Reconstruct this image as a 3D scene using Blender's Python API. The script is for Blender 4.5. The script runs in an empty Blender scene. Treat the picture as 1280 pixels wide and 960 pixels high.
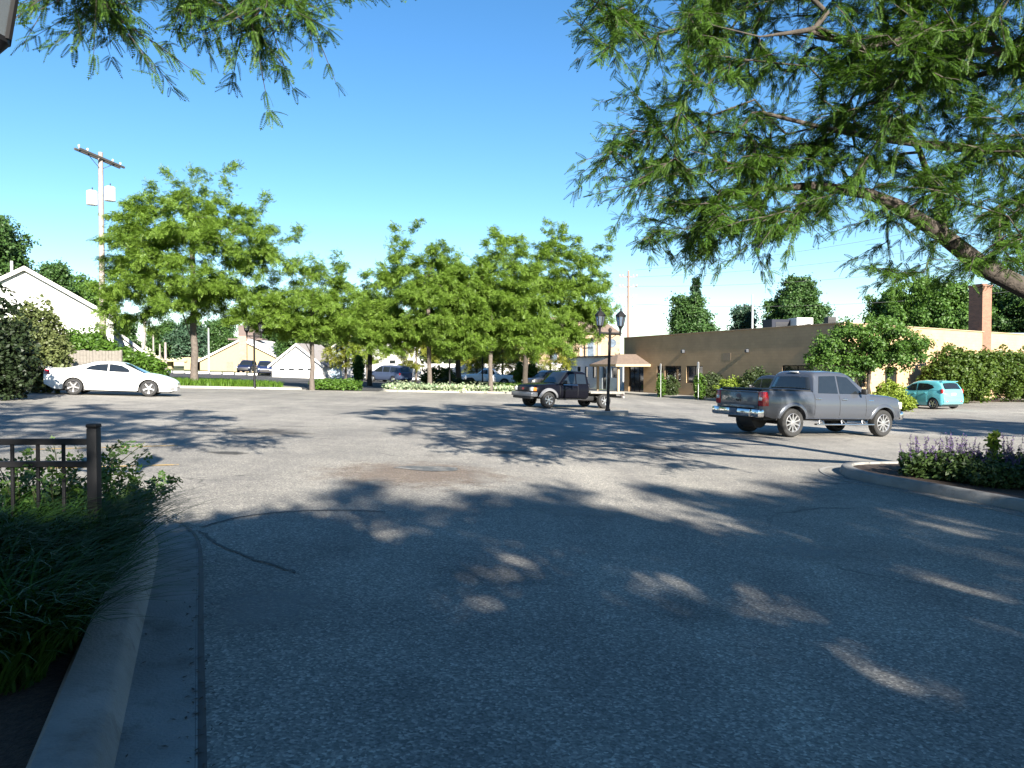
import bpy, bmesh, math, random
import numpy as np
from mathutils import Vector, Matrix, Euler

C = bpy.context.scene.collection
R = math.radians
PI = math.pi
rng = np.random.default_rng(7)
random.seed(7)

# ------------------------------------------------------------------ frame of reference
F = 960.0 / 1280.0          # focal length in image widths
PITCH = math.atan(23.0 / 960.0)
EYE = 1.6

def g(x, y):
    """height of the ground: a car park that falls gently to the right"""
    xx = min(max(x, -60.0), 12.0)
    yy = min(max(y, -30.0), 100.0)
    return -(0.0358 * xx + 0.0074 * yy)

def gn(x):
    v = Vector((0.0358 if x < 12 else 0.0, 0.0074, 1.0))
    return v.normalized()

def ray(px, py):
    a = (px - 640.0) / 960.0
    b = (480.0 - py) / 960.0
    cp, sp = math.cos(PITCH), math.sin(PITCH)
    return Vector((a, cp + b * sp, -sp + b * cp))

def W(px, py, Y):
    """world point seen in direction px,py at depth Y"""
    d = ray(px, py)
    return Vector((0, 0, EYE)) + d * (Y / d.y)

def G(px, py):
    """ground point seen in direction px,py"""
    d = ray(px, py)
    t = 1.0
    for _ in range(60):
        p = Vector((0, 0, EYE)) + d * t
        h = p.z - g(p.x, p.y)
        t += h / max(1e-4, -(d.z + 0.0358 * d.x + 0.0074 * d.y)) * 0.7
    return Vector((0, 0, EYE)) + d * t

def X(px, Y):
    return W(px, 457, Y).x

def Hz(py, Y, px=640):
    return W(px, py, Y).z

# ------------------------------------------------------------------ mesh helpers
class MB:
    def __init__(s):
        s.v = []; s.f = []; s.m = []
    def add(s, verts, faces, mi=0, M=None):
        o = len(s.v)
        for p in verts:
            p = Vector(p)
            s.v.append(M @ p if M is not None else p)
        for f in faces:
            s.f.append([i + o for i in f]); s.m.append(mi)
        return s
    def box(s, c, size, mi=0, M=None, rz=0):
        cx, cy, cz = c; a, b, d = size[0] / 2, size[1] / 2, size[2] / 2
        vs = [Vector((x, y, z)) for x in (-a, a) for y in (-b, b) for z in (-d, d)]
        if rz:
            Rm = Matrix.Rotation(rz, 3, 'Z'); vs = [Rm @ v for v in vs]
        vs = [v + Vector(c) for v in vs]
        fs = [(0, 1, 3, 2), (4, 6, 7, 5), (0, 4, 5, 1), (2, 3, 7, 6), (0, 2, 6, 4), (1, 5, 7, 3)]
        return s.add(vs, fs, mi, M)
    def rbox(s, c, size, r=0.03, mi=0, M=None):
        """box with chamfered edges"""
        a, b, d = size[0] / 2, size[1] / 2, size[2] / 2
        r = min(r, a * .9, b * .9, d * .9)
        bm = bmesh.new()
        bmesh.ops.create_cube(bm, size=1.0)
        for v in bm.verts:
            v.co = Vector((v.co.x * 2 * a, v.co.y * 2 * b, v.co.z * 2 * d))
        bmesh.ops.bevel(bm, geom=list(bm.edges), offset=r, segments=2, profile=0.5, affect='EDGES')
        bm.verts.index_update()
        s.add([v.co + Vector(c) for v in bm.verts], [[v.index for v in f.verts] for f in bm.faces], mi, M)
        bm.free()
        return s
    def tube(s, pts, rad, n=8, mi=0, cap=True, M=None):
        pts = [Vector(p) for p in pts]
        if not hasattr(rad, '__len__'):
            rad = [rad] * len(pts)
        vs = []; fs = []
        prev = None
        for i, p in enumerate(pts):
            if i == 0: d = pts[1] - pts[0]
            elif i == len(pts) - 1: d = pts[-1] - pts[-2]
            else: d = pts[i + 1] - pts[i - 1]
            d.normalize()
            if prev is None:
                ref = Vector((0, 0, 1)) if abs(d.z) < 0.9 else Vector((1, 0, 0))
                u = d.cross(ref).normalized()
            else:
                u = (prev - d * prev.dot(d)).normalized()
            prev = u
            w = d.cross(u)
            for k in range(n):
                a = 2 * PI * k / n
                vs.append(p + (u * math.cos(a) + w * math.sin(a)) * rad[i])
        for i in range(len(pts) - 1):
            for k in range(n):
                a = i * n + k; b = i * n + (k + 1) % n
                fs.append((a, b, b + n, a + n))
        if cap:
            fs.append(tuple(range(n))[::-1]); fs.append(tuple((len(pts) - 1) * n + k for k in range(n)))
        return s.add(vs, fs, mi, M)
    def lathe(s, prof, n=24, axis='z', mi=0, M=None, mis=None, closed=False):
        vs = []
        for r, h in prof:
            for k in range(n):
                a = 2 * PI * k / n
                if axis == 'z': vs.append((r * math.cos(a), r * math.sin(a), h))
                else: vs.append((r * math.cos(a), h, r * math.sin(a)))
        o = len(prof)
        for i in range(o - 1 + (1 if closed else 0)):
            fs = []
            j = (i + 1) % o
            for k in range(n):
                a = i * n + k; b = i * n + (k + 1) % n
                fs.append((a, b, j * n + (k + 1) % n, j * n + k))
            if i == 0:
                base = len(s.v)
                s.add(vs, fs, mis[i] if mis else mi, M)
            else:
                for f in fs:
                    s.f.append([q + base for q in f]); s.m.append(mis[i] if mis else mi)
        return s
    def prism(s, poly, h0, h1, mi=0, M=None):
        """polygon in xy raised from z h0 to h1"""
        n = len(poly)
        vs = [(p[0], p[1], h0) for p in poly] + [(p[0], p[1], h1) for p in poly]
        fs = [tuple(range(n))[::-1], tuple(range(n, 2 * n))] + [(i, (i + 1) % n, n + (i + 1) % n, n + i) for i in range(n)]
        return s.add(vs, fs, mi, M)
    def xprism(s, poly, y0, y1, mi=0, M=None):
        """polygon in xz stretched along y"""
        n = len(poly)
        vs = [(p[0], y0, p[1]) for p in poly] + [(p[0], y1, p[1]) for p in poly]
        fs = [tuple(range(n)), tuple(range(n, 2 * n))[::-1]] + [(i, n + i, n + (i + 1) % n, (i + 1) % n) for i in range(n)]
        return s.add(vs, fs, mi, M)

def link(o, parent=None, loc=None, rot=None):
    C.objects.link(o)
    if parent is not None: o.parent = parent
    if loc is not None: o.location = loc
    if rot is not None: o.rotation_euler = rot
    return o

def obj(name, mb, mats, parent=None, loc=None, rot=None, smooth=None, fix=True):
    me = bpy.data.meshes.new(name)
    me.from_pydata([tuple(v) for v in mb.v], [], mb.f)
    if not isinstance(mats, (list, tuple)): mats = [mats]
    for m in mats: me.materials.append(m)
    if len(mats) > 1:
        me.polygons.foreach_set('material_index', mb.m)
    if fix:
        bm = bmesh.new(); bm.from_mesh(me)
        bmesh.ops.recalc_face_normals(bm, faces=bm.faces)
        bm.to_mesh(me); bm.free()
    if smooth is not None:
        me.polygons.foreach_set('use_smooth', [True] * len(me.polygons))
        if smooth < 179: me.set_sharp_from_angle(angle=R(smooth))
    me.update()
    return link(bpy.data.objects.new(name, me), parent, loc, rot)

def np_obj(name, V, Fq, mat, parent=None, loc=None):
    """big meshes: V (n,3) and quads (m,4) as arrays"""
    me = bpy.data.meshes.new(name)
    V = np.ascontiguousarray(V, dtype=np.float32); Fq = np.ascontiguousarray(Fq, dtype=np.int32)
    k = Fq.shape[1]
    me.vertices.add(len(V)); me.vertices.foreach_set('co', V.ravel())
    me.loops.add(Fq.size); me.loops.foreach_set('vertex_index', Fq.ravel())
    me.polygons.add(len(Fq)); me.polygons.foreach_set('loop_start', np.arange(0, Fq.size, k, dtype=np.int32))
    me.polygons.foreach_set('loop_total', np.full(len(Fq), k, dtype=np.int32))
    me.materials.append(mat)
    me.update(calc_edges=True)
    return link(bpy.data.objects.new(name, me), parent, loc)

def tag(o, label=None, cat=None, group=None, kind=None):
    if label: o['label'] = label
    if cat: o['category'] = cat
    if group: o['group'] = group
    if kind: o['kind'] = kind
    return o

def thing(name, label, cat, loc=(0, 0, 0), rz=0, group=None, M=None):
    o = bpy.data.objects.new(name, None); C.objects.link(o)
    o.empty_display_size = 0.2
    if M is not None: o.matrix_world = M
    else:
        o.location = loc; o.rotation_euler = (0, 0, rz)
    return tag(o, label, cat, group)

def dup(root, label=None, group=None, loc=None, rz=None, sc=None, M=None):
    r = root.copy(); C.objects.link(r)
    if M is not None: r.matrix_world = M
    if loc is not None: r.location = loc
    if rz is not None: r.rotation_euler = (0, 0, rz)
    if sc is not None: r.scale = sc
    if label: r['label'] = label
    if group: r['group'] = group
    for ch in list(root.children):
        c = ch.copy(); C.objects.link(c); c.parent = r
        for q in ch.children:
            d = q.copy(); C.objects.link(d); d.parent = c
    return r

def sheet(name, poly, off, mat, kind='structure', cuts=True):
    """flat sheet lying on the ground, split where the fall of the ground changes"""
    bm = bmesh.new()
    vs = [bm.verts.new((p[0], p[1], 0)) for p in poly]
    bm.faces.new(vs)
    bmesh.ops.triangulate(bm, faces=bm.faces[:])
    for co, no in (((12, 0, 0), (1, 0, 0)), ((-60, 0, 0), (1, 0, 0)), ((0, 100, 0), (0, 1, 0)), ((0, -30, 0), (0, 1, 0))):
        bmesh.ops.bisect_plane(bm, geom=bm.verts[:] + bm.edges[:] + bm.faces[:], plane_co=co, plane_no=no)
    for v in bm.verts: v.co.z = g(v.co.x, v.co.y) + off
    bmesh.ops.recalc_face_normals(bm, faces=bm.faces)
    for f in bm.faces:
        if f.normal.z < 0: f.normal_flip()
    me = bpy.data.meshes.new(name); bm.to_mesh(me); bm.free()
    me.materials.append(mat)
    o = link(bpy.data.objects.new(name, me))
    if kind: o['kind'] = kind
    return o

def smooth_line(pts, n=8, closed=False):
    """Catmull-Rom through points"""
    P = [Vector(p) for p in pts]; out = []
    N = len(P)
    for i in range(N if closed else N - 1):
        p0 = P[(i - 1) % N] if closed or i > 0 else P[0]
        p1 = P[i]; p2 = P[(i + 1) % N]
        p3 = P[(i + 2) % N] if closed or i + 2 < N else P[-1]
        for k in range(n):
            t = k / n
            out.append(0.5 * ((2 * p1) + (p2 - p0) * t + (2 * p0 - 5 * p1 + 4 * p2 - p3) * t * t + (3 * p1 - p0 - 3 * p2 + p3) * t ** 3))
    if not closed: out.append(P[-1])
    return out

def kerb(name, line, prof, mat, closed=False):
    """sweep a profile [(offset to the left of travel, height)] along a ground line"""
    L = [Vector((p[0], p[1], 0)) for p in line]
    if True:     # split at the break of slope
        out = []
        for i, p in enumerate(L):
            out.append(p)
            if i + 1 < len(L):
                q = L[i + 1]
                if (p.x - 12) * (q.x - 12) < 0:
                    t = (12 - p.x) / (q.x - p.x); out.append(p.lerp(q, t))
        L = out
    n = len(L); m = len(prof)
    mb = MB(); vs = []; fs = []
    for i, p in enumerate(L):
        a = L[i - 1] if i > 0 else (L[-1] if closed else p)
        b = L[i + 1] if i < n - 1 else (L[0] if closed else p)
        d = (b - a).normalized(); nrm = Vector((-d.y, d.x, 0))
        for o, h in prof:
            q = p + nrm * o
            vs.append((q.x, q.y, g(q.x, q.y) + h))
    for i in range(n if closed else n - 1):
        for k in range(m - 1):
            a = i * m + k; j = ((i + 1) % n) * m + k
            fs.append((a, j, j + 1, a + 1))
    if not closed:
        fs.append(tuple(range(m))); fs.append(tuple((n - 1) * m + k for k in range(m))[::-1])
    mb.add(vs, fs)
    return tag(obj(name, mb, mat, smooth=40), kind='structure')

# ------------------------------------------------------------------ materials
def new_mat(name):
    m = bpy.data.materials.new(name); m.use_nodes = True
    nt = m.node_tree; nt.nodes.clear()
    out = nt.nodes.new('ShaderNodeOutputMaterial')
    return m, nt, out

def N(nt, typ, **kw):
    n = nt.nodes.new(typ)
    for k, v in kw.items():
        if k.startswith('_'): setattr(n, k[1:], v)
        else: n.inputs[k.replace('__', ' ')].default_value = v
    return n

def ramp(nt, fac, stops):
    r = nt.nodes.new('ShaderNodeValToRGB')
    e = r.color_ramp.elements
    while len(e) < len(stops): e.new(0.5)
    for el, (p, c) in zip(e, stops):
        el.position = p; el.color = (*c, 1) if len(c) == 3 else c
    nt.links.new(fac, r.inputs['Fac'])
    return r

def mixc(nt, fac, a, b, mode='MIX'):
    m = nt.nodes.new('ShaderNodeMix'); m.data_type = 'RGBA'; m.blend_type = mode
    for sock, val in ((m.inputs[0], fac), (m.inputs[6], a), (m.inputs[7], b)):
        if hasattr(val, 'is_linked'): nt.links.new(val, sock)
        elif isinstance(val, (int, float)): sock.default_value = val
        else: sock.default_value = (*val, 1) if len(val) == 3 else val
    return m.outputs[2]

def mat(name, col, rough=0.6, metal=0.0, var=0.12, scale=6.0, bump=0.0, bscale=40.0, coat=0.0, spec=0.5, dirt=None):
    """plain surface with noise-driven colour variation and bump"""
    m, nt, out = new_mat(name)
    tc = N(nt, 'ShaderNodeTexCoord')
    b = N(nt, 'ShaderNodeBsdfPrincipled', Roughness=rough, Metallic=metal)
    b.inputs['Coat Weight'].default_value = coat
    b.inputs['Coat Roughness'].default_value = 0.04
    b.inputs['Specular IOR Level'].default_value = spec
    n1 = N(nt, 'ShaderNodeTexNoise', Scale=scale, Detail=6.0, Roughness=0.6)
    nt.links.new(tc.outputs['Object'], n1.inputs['Vector'])
    lo = tuple(c * (1 - var) for c in col); hi = tuple(min(1, c * (1 + var)) for c in col)
    r = ramp(nt, n1.outputs['Fac'], [(0.3, lo), (0.7, hi)])
    colour = r.outputs['Color']
    if dirt:
        n3 = N(nt, 'ShaderNodeTexNoise', Scale=dirt[1], Detail=8.0, Roughness=0.7)
        nt.links.new(tc.outputs['Object'], n3.inputs['Vector'])
        rr = ramp(nt, n3.outputs['Fac'], [(dirt[2], (0, 0, 0)), (dirt[2] + 0.15, (1, 1, 1))])
        colour = mixc(nt, rr.outputs['Color'], colour, dirt[0])
    nt.links.new(colour, b.inputs['Base Color'])
    if bump:
        n2 = N(nt, 'ShaderNodeTexNoise', Scale=bscale, Detail=4.0)
        nt.links.new(tc.outputs['Object'], n2.inputs['Vector'])
        bp = N(nt, 'ShaderNodeBump', Strength=bump, Distance=0.02)
        nt.links.new(n2.outputs['Fac'], bp.inputs['Height'])
        nt.links.new(bp.outputs['Normal'], b.inputs['Normal'])
    nt.links.new(b.outputs['BSDF'], out.inputs['Surface'])
    return m

def leaf_mat(name, c1, c2, trans=0.35, rough=0.5, tcol=None, nscale=0.5, spec=.3):
    """leaf faces: each leaf its own shade, clumps vary slowly, light comes through"""
    m, nt, out = new_mat(name)
    geo = N(nt, 'ShaderNodeNewGeometry')
    tc = N(nt, 'ShaderNodeTexCoord')
    n1 = N(nt, 'ShaderNodeTexNoise', Scale=nscale, Detail=2.0)
    nt.links.new(tc.outputs['Object'], n1.inputs['Vector'])
    ma = N(nt, 'ShaderNodeMath', _operation='MULTIPLY_ADD'); ma.inputs[1].default_value = 0.55; 
    nt.links.new(geo.outputs['Random Per Island'], ma.inputs[0])
    mb_ = N(nt, 'ShaderNodeMath', _operation='MULTIPLY'); mb_.inputs[1].default_value = 0.5
    nt.links.new(n1.outputs['Fac'], mb_.inputs[0]); nt.links.new(mb_.outputs[0], ma.inputs[2])
    r = ramp(nt, ma.outputs[0], [(0.15, c1), (0.85, c2)])
    b = N(nt, 'ShaderNodeBsdfPrincipled', Roughness=rough)
    b.inputs['Specular IOR Level'].default_value = spec
    nt.links.new(r.outputs['Color'], b.inputs['Base Color'])
    t = N(nt, 'ShaderNodeBsdfTranslucent')
    tcol = tcol or (1.25, 1.3, 0.6)
    tm = mixc(nt, 1.0, r.outputs['Color'], tcol, 'MULTIPLY')
    nt.links.new(tm, t.inputs['Color'])
    mx = N(nt, 'ShaderNodeMixShader'); mx.inputs[0].default_value = trans
    nt.links.new(b.outputs['BSDF'], mx.inputs[1]); nt.links.new(t.outputs['BSDF'], mx.inputs[2])
    nt.links.new(mx.outputs[0], out.inputs['Surface'])
    return m

def asphalt_mat(name, base, warm, spots=True, rough=0.9):
    m, nt, out = new_mat(name)
    tc = N(nt, 'ShaderNodeTexCoord')
    b = N(nt, 'ShaderNodeBsdfPrincipled', Roughness=rough)
    b.inputs['Specular IOR Level'].default_value = 0.25
    def noise(scale, detail=6.0, rg=0.6, vec=None):
        n = N(nt, 'ShaderNodeTexNoise', Scale=scale, Detail=detail, Roughness=rg)
        nt.links.new(vec or tc.outputs['Object'], n.inputs['Vector']); return n
    big = noise(0.12, 5.0); mid = noise(0.9, 6.0, 0.65); fine = noise(55.0, 3.0, 0.7)
    c = ramp(nt, big.outputs['Fac'], [(0.35, tuple(v * 0.86 for v in base)), (0.65, tuple(v * 1.08 for v in warm))]).outputs['Color']
    c = mixc(nt, 1.0, c, ramp(nt, mid.outputs['Fac'], [(0.3, (0.76, 0.76, 0.77)), (0.7, (1.16, 1.15, 1.12))]).outputs['Color'], 'MULTIPLY')
    # long faint lanes worn by wheels along the drive
    ml = N(nt, 'ShaderNodeMapping'); ml.inputs['Rotation'].default_value = (0, 0, R(-22)); ml.inputs['Scale'].default_value = (1.1, .07, 1)
    nt.links.new(tc.outputs['Object'], ml.inputs['Vector'])
    c = mixc(nt, 1.0, c, ramp(nt, noise(1.0, 4.0, .55, ml.outputs[0]).outputs['Fac'], [(0.32, (0.86, 0.86, 0.87)), (0.66, (1.08, 1.08, 1.07))]).outputs['Color'], 'MULTIPLY')
    # chippings of the aggregate: each its own grey
    vor = N(nt, 'ShaderNodeTexVoronoi', Scale=70.0); nt.links.new(tc.outputs['Object'], vor.inputs['Vector'])
    sep = N(nt, 'ShaderNodeSeparateColor'); nt.links.new(vor.outputs['Color'], sep.inputs[0])
    chips = ramp(nt, sep.outputs[0], [(0.0, (0.45, 0.45, 0.46)), (0.45, (0.85, 0.85, 0.85)), (0.8, (1.15, 1.13, 1.1)), (1.0, (2.0, 1.95, 1.85))])
    c = mixc(nt, 0.8, c, mixc(nt, 1.0, c, chips.outputs['Color'], 'MULTIPLY'))
    c = mixc(nt, 0.5, c, mixc(nt, 1.0, c, ramp(nt, fine.outputs['Fac'], [(0.3, (0.55, 0.55, 0.55)), (0.7, (1.3, 1.3, 1.3))]).outputs['Color'], 'MULTIPLY'))
    # hairline cracks
    wv = noise(0.7, 3.0); 
    mp = N(nt, 'ShaderNodeMapping'); mp.inputs['Scale'].default_value = (0.22, 0.22, 0.22)
    add = N(nt, 'ShaderNodeVectorMath', _operation='MULTIPLY_ADD'); add.inputs[1].default_value = (1.6, 1.6, 0)
    nt.links.new(wv.outputs['Color'], add.inputs[0]); nt.links.new(tc.outputs['Object'], add.inputs[2])
    nt.links.new(add.outputs[0], mp.inputs['Vector'])
    vc = N(nt, 'ShaderNodeTexVoronoi', _feature='DISTANCE_TO_EDGE', Scale=1.0); nt.links.new(mp.outputs[0], vc.inputs['Vector'])
    cr = ramp(nt, vc.outputs['Distance'], [(0.0, (1, 1, 1)), (0.006, (0, 0, 0))])
    brk = ramp(nt, noise(0.35, 2.0).outputs['Fac'], [(0.5, (0, 0, 0)), (0.6, (1, 1, 1))])
    cf = mixc(nt, 1.0, cr.outputs['Color'], brk.outputs['Color'], 'MULTIPLY')
    c = mixc(nt, cf, c, tuple(v * 0.35 for v in base))
    if spots:   # oil drips
        sp = ramp(nt, noise(1.7, 2.0, 0.4).outputs['Fac'], [(0.70, (0, 0, 0)), (0.76, (0.45, 0.45, 0.45))])
        c = mixc(nt, sp.outputs['Color'], c, tuple(v * 0.45 for v in base))
    nt.links.new(c, b.inputs['Base Color'])
    bp = N(nt, 'ShaderNodeBump', Strength=0.35, Distance=0.006)
    nt.links.new(vor.outputs['Distance'], bp.inputs['Height']); nt.links.new(bp.outputs['Normal'], b.inputs['Normal'])
    nt.links.new(b.outputs['BSDF'], out.inputs['Surface'])
    return m

def block_mat(name, col, mortar, bw=0.4, bh=0.2, msize=0.006, var=0.08, rough=0.85, bump=0.3):
    """block, brick or board courses on a wall that runs along its own x"""
    m, nt, out = new_mat(name)
    tc = N(nt, 'ShaderNodeTexCoord'); sp = N(nt, 'ShaderNodeSeparateXYZ'); nt.links.new(tc.outputs['Object'], sp.inputs[0])
    ad = N(nt, 'ShaderNodeMath', _operation='ADD'); nt.links.new(sp.outputs[0], ad.inputs[0]); nt.links.new(sp.outputs[1], ad.inputs[1])
    cb = N(nt, 'ShaderNodeCombineXYZ'); nt.links.new(ad.outputs[0], cb.inputs[0]); nt.links.new(sp.outputs[2], cb.inputs[1])
    br = nt.nodes.new('ShaderNodeTexBrick')
    br.inputs['Scale'].default_value = 1.0; br.inputs['Brick Width'].default_value = bw; br.inputs['Row Height'].default_value = bh
    br.inputs['Mortar Size'].default_value = msize; br.inputs['Mortar Smooth'].default_value = 0.2
    br.inputs['Color1'].default_value = (*[c * (1 - var) for c in col], 1); br.inputs['Color2'].default_value = (*[c * (1 + var) for c in col], 1)
    br.inputs['Mortar'].default_value = (*mortar, 1)
    nt.links.new(cb.outputs[0], br.inputs['Vector'])
    n1 = N(nt, 'ShaderNodeTexNoise', Scale=0.6, Detail=8.0, Roughness=0.65); nt.links.new(tc.outputs['Object'], n1.inputs['Vector'])
    st = ramp(nt, n1.outputs['Fac'], [(0.3, (0.84, 0.84, 0.84)), (0.7, (1.08, 1.08, 1.08))])
    c = mixc(nt, 1.0, br.outputs['Color'], st.outputs['Color'], 'MULTIPLY')
    b = N(nt, 'ShaderNodeBsdfPrincipled', Roughness=rough); nt.links.new(c, b.inputs['Base Color'])
    bp = N(nt, 'ShaderNodeBump', Strength=bump, Distance=0.01, _invert=True); nt.links.new(br.outputs['Fac'], bp.inputs['Height'])
    nt.links.new(bp.outputs['Normal'], b.inputs['Normal'])
    nt.links.new(b.outputs['BSDF'], out.inputs['Surface'])
    return m

M_ASPH = asphalt_mat('pale_asphalt', (0.225, 0.218, 0.203), (0.272, 0.260, 0.237))
M_ROAD = asphalt_mat('dark_asphalt', (0.055, 0.057, 0.06), (0.075, 0.075, 0.075), spots=False)
M_GROUND = mat('ground', (0.07, 0.085, 0.03), 0.95, var=0.5, scale=0.6, bump=0.6, bscale=20)
M_CONC = mat('concrete', (0.19, 0.187, 0.178), 0.9, var=0.2, scale=2.5, bump=0.35, bscale=60, dirt=((0.12, 0.11, 0.10), 3.2, 0.53))
M_CONC_OLD = mat('old_concrete', (0.28, 0.265, 0.235), 0.9, var=0.18, scale=1.5, bump=0.3, bscale=60, dirt=((0.2, 0.18, 0.15), 3.0, 0.56))
M_MULCH = mat('mulch', (0.035, 0.02, 0.013), 0.95, var=0.6, scale=30, bump=1.0, bscale=60)
M_TAR = mat('tar', (0.02, 0.02, 0.022), 0.7, var=0.3, scale=20)
M_YELLOW = mat('worn_yellow_paint', (0.42, 0.27, 0.08), 0.8, var=0.15, scale=8, dirt=((0.21, 0.2, 0.18), 7.0, 0.5))
M_RUST = mat('rusty_dirt', (0.20, 0.168, 0.138), 0.95, var=0.3, scale=14, dirt=((0.25, 0.238, 0.215), 2.2, 0.42))
M_PATCH = mat('tar_patch', (0.07, 0.075, 0.075), 0.8, var=0.4, scale=9, dirt=((0.235, 0.22, 0.2), 4.0, 0.5))
M_BLACK = mat('black_metal', (0.007, 0.007, 0.008), 0.6, var=0.2, spec=.25)
M_BLACKP = mat('black_plastic', (0.016, 0.016, 0.017), 0.6, var=0.2)
M_GLASS = mat('dark_glass', (0.012, 0.015, 0.018), 0.06, var=0.1, spec=0.8)
M_TYRE = mat('tyre_rubber', (0.018, 0.018, 0.018), 0.85, var=0.2, scale=20)
M_RIM = mat('alloy', (0.55, 0.55, 0.56), 0.3, metal=0.85, var=0.05)
M_CHROME = mat('chrome', (0.65, 0.65, 0.66), 0.12, metal=1.0, var=0.03)
M_RED = mat('tail_light_red', (0.35, 0.012, 0.014), 0.15, var=0.05, coat=0.6)
M_LAMPW = mat('clear_lamp', (0.6, 0.6, 0.58), 0.12, var=0.05, coat=0.5)
M_AMBER = mat('amber_lamp', (0.55, 0.16, 0.02), 0.2, var=0.05, coat=0.5)
M_BARK = mat('bark', (0.05, 0.041, 0.033), 0.95, var=0.4, scale=9, bump=0.8, bscale=30)
M_BARKL = mat('pale_bark', (0.10, 0.083, 0.07), 0.95, var=0.3, scale=9, bump=0.8, bscale=30)
M_WHITE = mat('white_paint', (0.60, 0.59, 0.57), 0.6, var=0.04)
M_DKROOF = mat('dark_shingle', (0.05, 0.045, 0.045), 0.9, var=0.25, scale=5, bump=0.5, bscale=12)
M_BROOF = mat('brown_shingle', (0.15, 0.11, 0.085), 0.9, var=0.25, scale=5, bump=0.5, bscale=12)
M_GALV = mat('galvanised', (0.42, 0.43, 0.44), 0.5, metal=0.3, var=0.08)
M_POLEW = mat('weathered_pole', (0.25, 0.215, 0.20), 0.9, var=0.15, scale=4)
M_WOODG = mat('grey_cedar', (0.16, 0.145, 0.125), 0.9, var=0.2, scale=7)
M_WIRE = mat('cable', (0.06, 0.06, 0.065), 0.7)
M_CANWH = mat('transformer_white', (0.72, 0.73, 0.72), 0.5, var=0.04)
# ------------------------------------------------------------------ vehicles
def paint(name, col, metal=0.0, rough=0.35, coat=0.8):
    return mat(name, col, rough, metal=metal, var=0.03, scale=1.0, coat=coat)

_wheel_cache = {}
def wheel(parent, x, y, z, r, w, spokes, rimr, sides, style='alloy'):
    """an Empty named wheel with a tyre and a rim; faces the outside of the car"""
    e = bpy.data.objects.new('wheel', None); e.empty_display_size = 0.1
    link(e, parent, (x, y, z), (0, 0, 0 if y < 0 else PI))
    key = (r, w, spokes, rimr, style)
    if key not in _wheel_cache:
        t = MB(); h = w / 2
        t.lathe([(rimr, -h * .86), (rimr + (r - rimr) * .35, -h), (r - .035, -h * .98), (r - .008, -h * .8), (r, -h * .5), (r, h * .5), (r - .008, h * .8), (r - .035, h), (rimr, h)], 32, 'y')
        rm = MB()
        rm.lathe([(rimr * 1.0, -h * .90), (rimr * .96, -h * .98), (rimr * .90, -h * .80), (rimr * .86, -h * .3), (rimr * .84, h * .6)], 32, 'y', 0)
        rm.lathe([(rimr * .86, -h * .15), (0.001, -h * .15)], 32, 'y', 1)
        rm.lathe([(rimr * .25, -h * .5), (rimr * .24, -h * .82), (rimr * .12, -h * .88), (.001, -h * .88)], 20, 'y', 0)
        for k in range(spokes):
            a = 2 * PI * k / spokes + .3
            wi, wo = (rimr * .17, rimr * .14) if spokes > 6 else (rimr * .22, rimr * .26)
            if style == 'steel': wi, wo = rimr * .3, rimr * .34
            Mr = Matrix.Rotation(a, 4, 'Y')
            vs = []
            for rr, ww, yy in ((rimr * .16, wi, -h * .86), (rimr * .55, (wi + wo) / 2, -h * .80), (rimr * .93, wo, -h * .88)):
                vs += [(rr, yy, -ww / 2), (rr, yy, ww / 2), (rr, yy + .04, ww / 2), (rr, yy + .04, -ww / 2)]
            fs = []
            for i in (0, 4):
                fs += [(i + q, i + (q + 1) % 4, i + 4 + (q + 1) % 4, i + 4 + q) for q in range(4)]
            rm.add(vs, fs, 0, Mr)
        to = obj('tyre', t, M_TYRE, e, smooth=35)
        ro = obj('rim', rm, [M_BLACKP if style == 'dark' else M_RIM, M_BLACKP], e, smooth=35)
        _wheel_cache[key] = (to.data, ro.data)
    else:
        for nm, d in zip(('tyre', 'rim'), _wheel_cache[key]):
            link(bpy.data.objects.new(nm, d), e)
    return e

def ip(x, pts):
    return float(np.interp(x, [p[0] for p in pts], [p[1] for p in pts]))

def ips(x, pts, k=.05):
    return (ip(x - k, pts) + 2 * ip(x, pts) + ip(x + k, pts)) / 4

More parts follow.
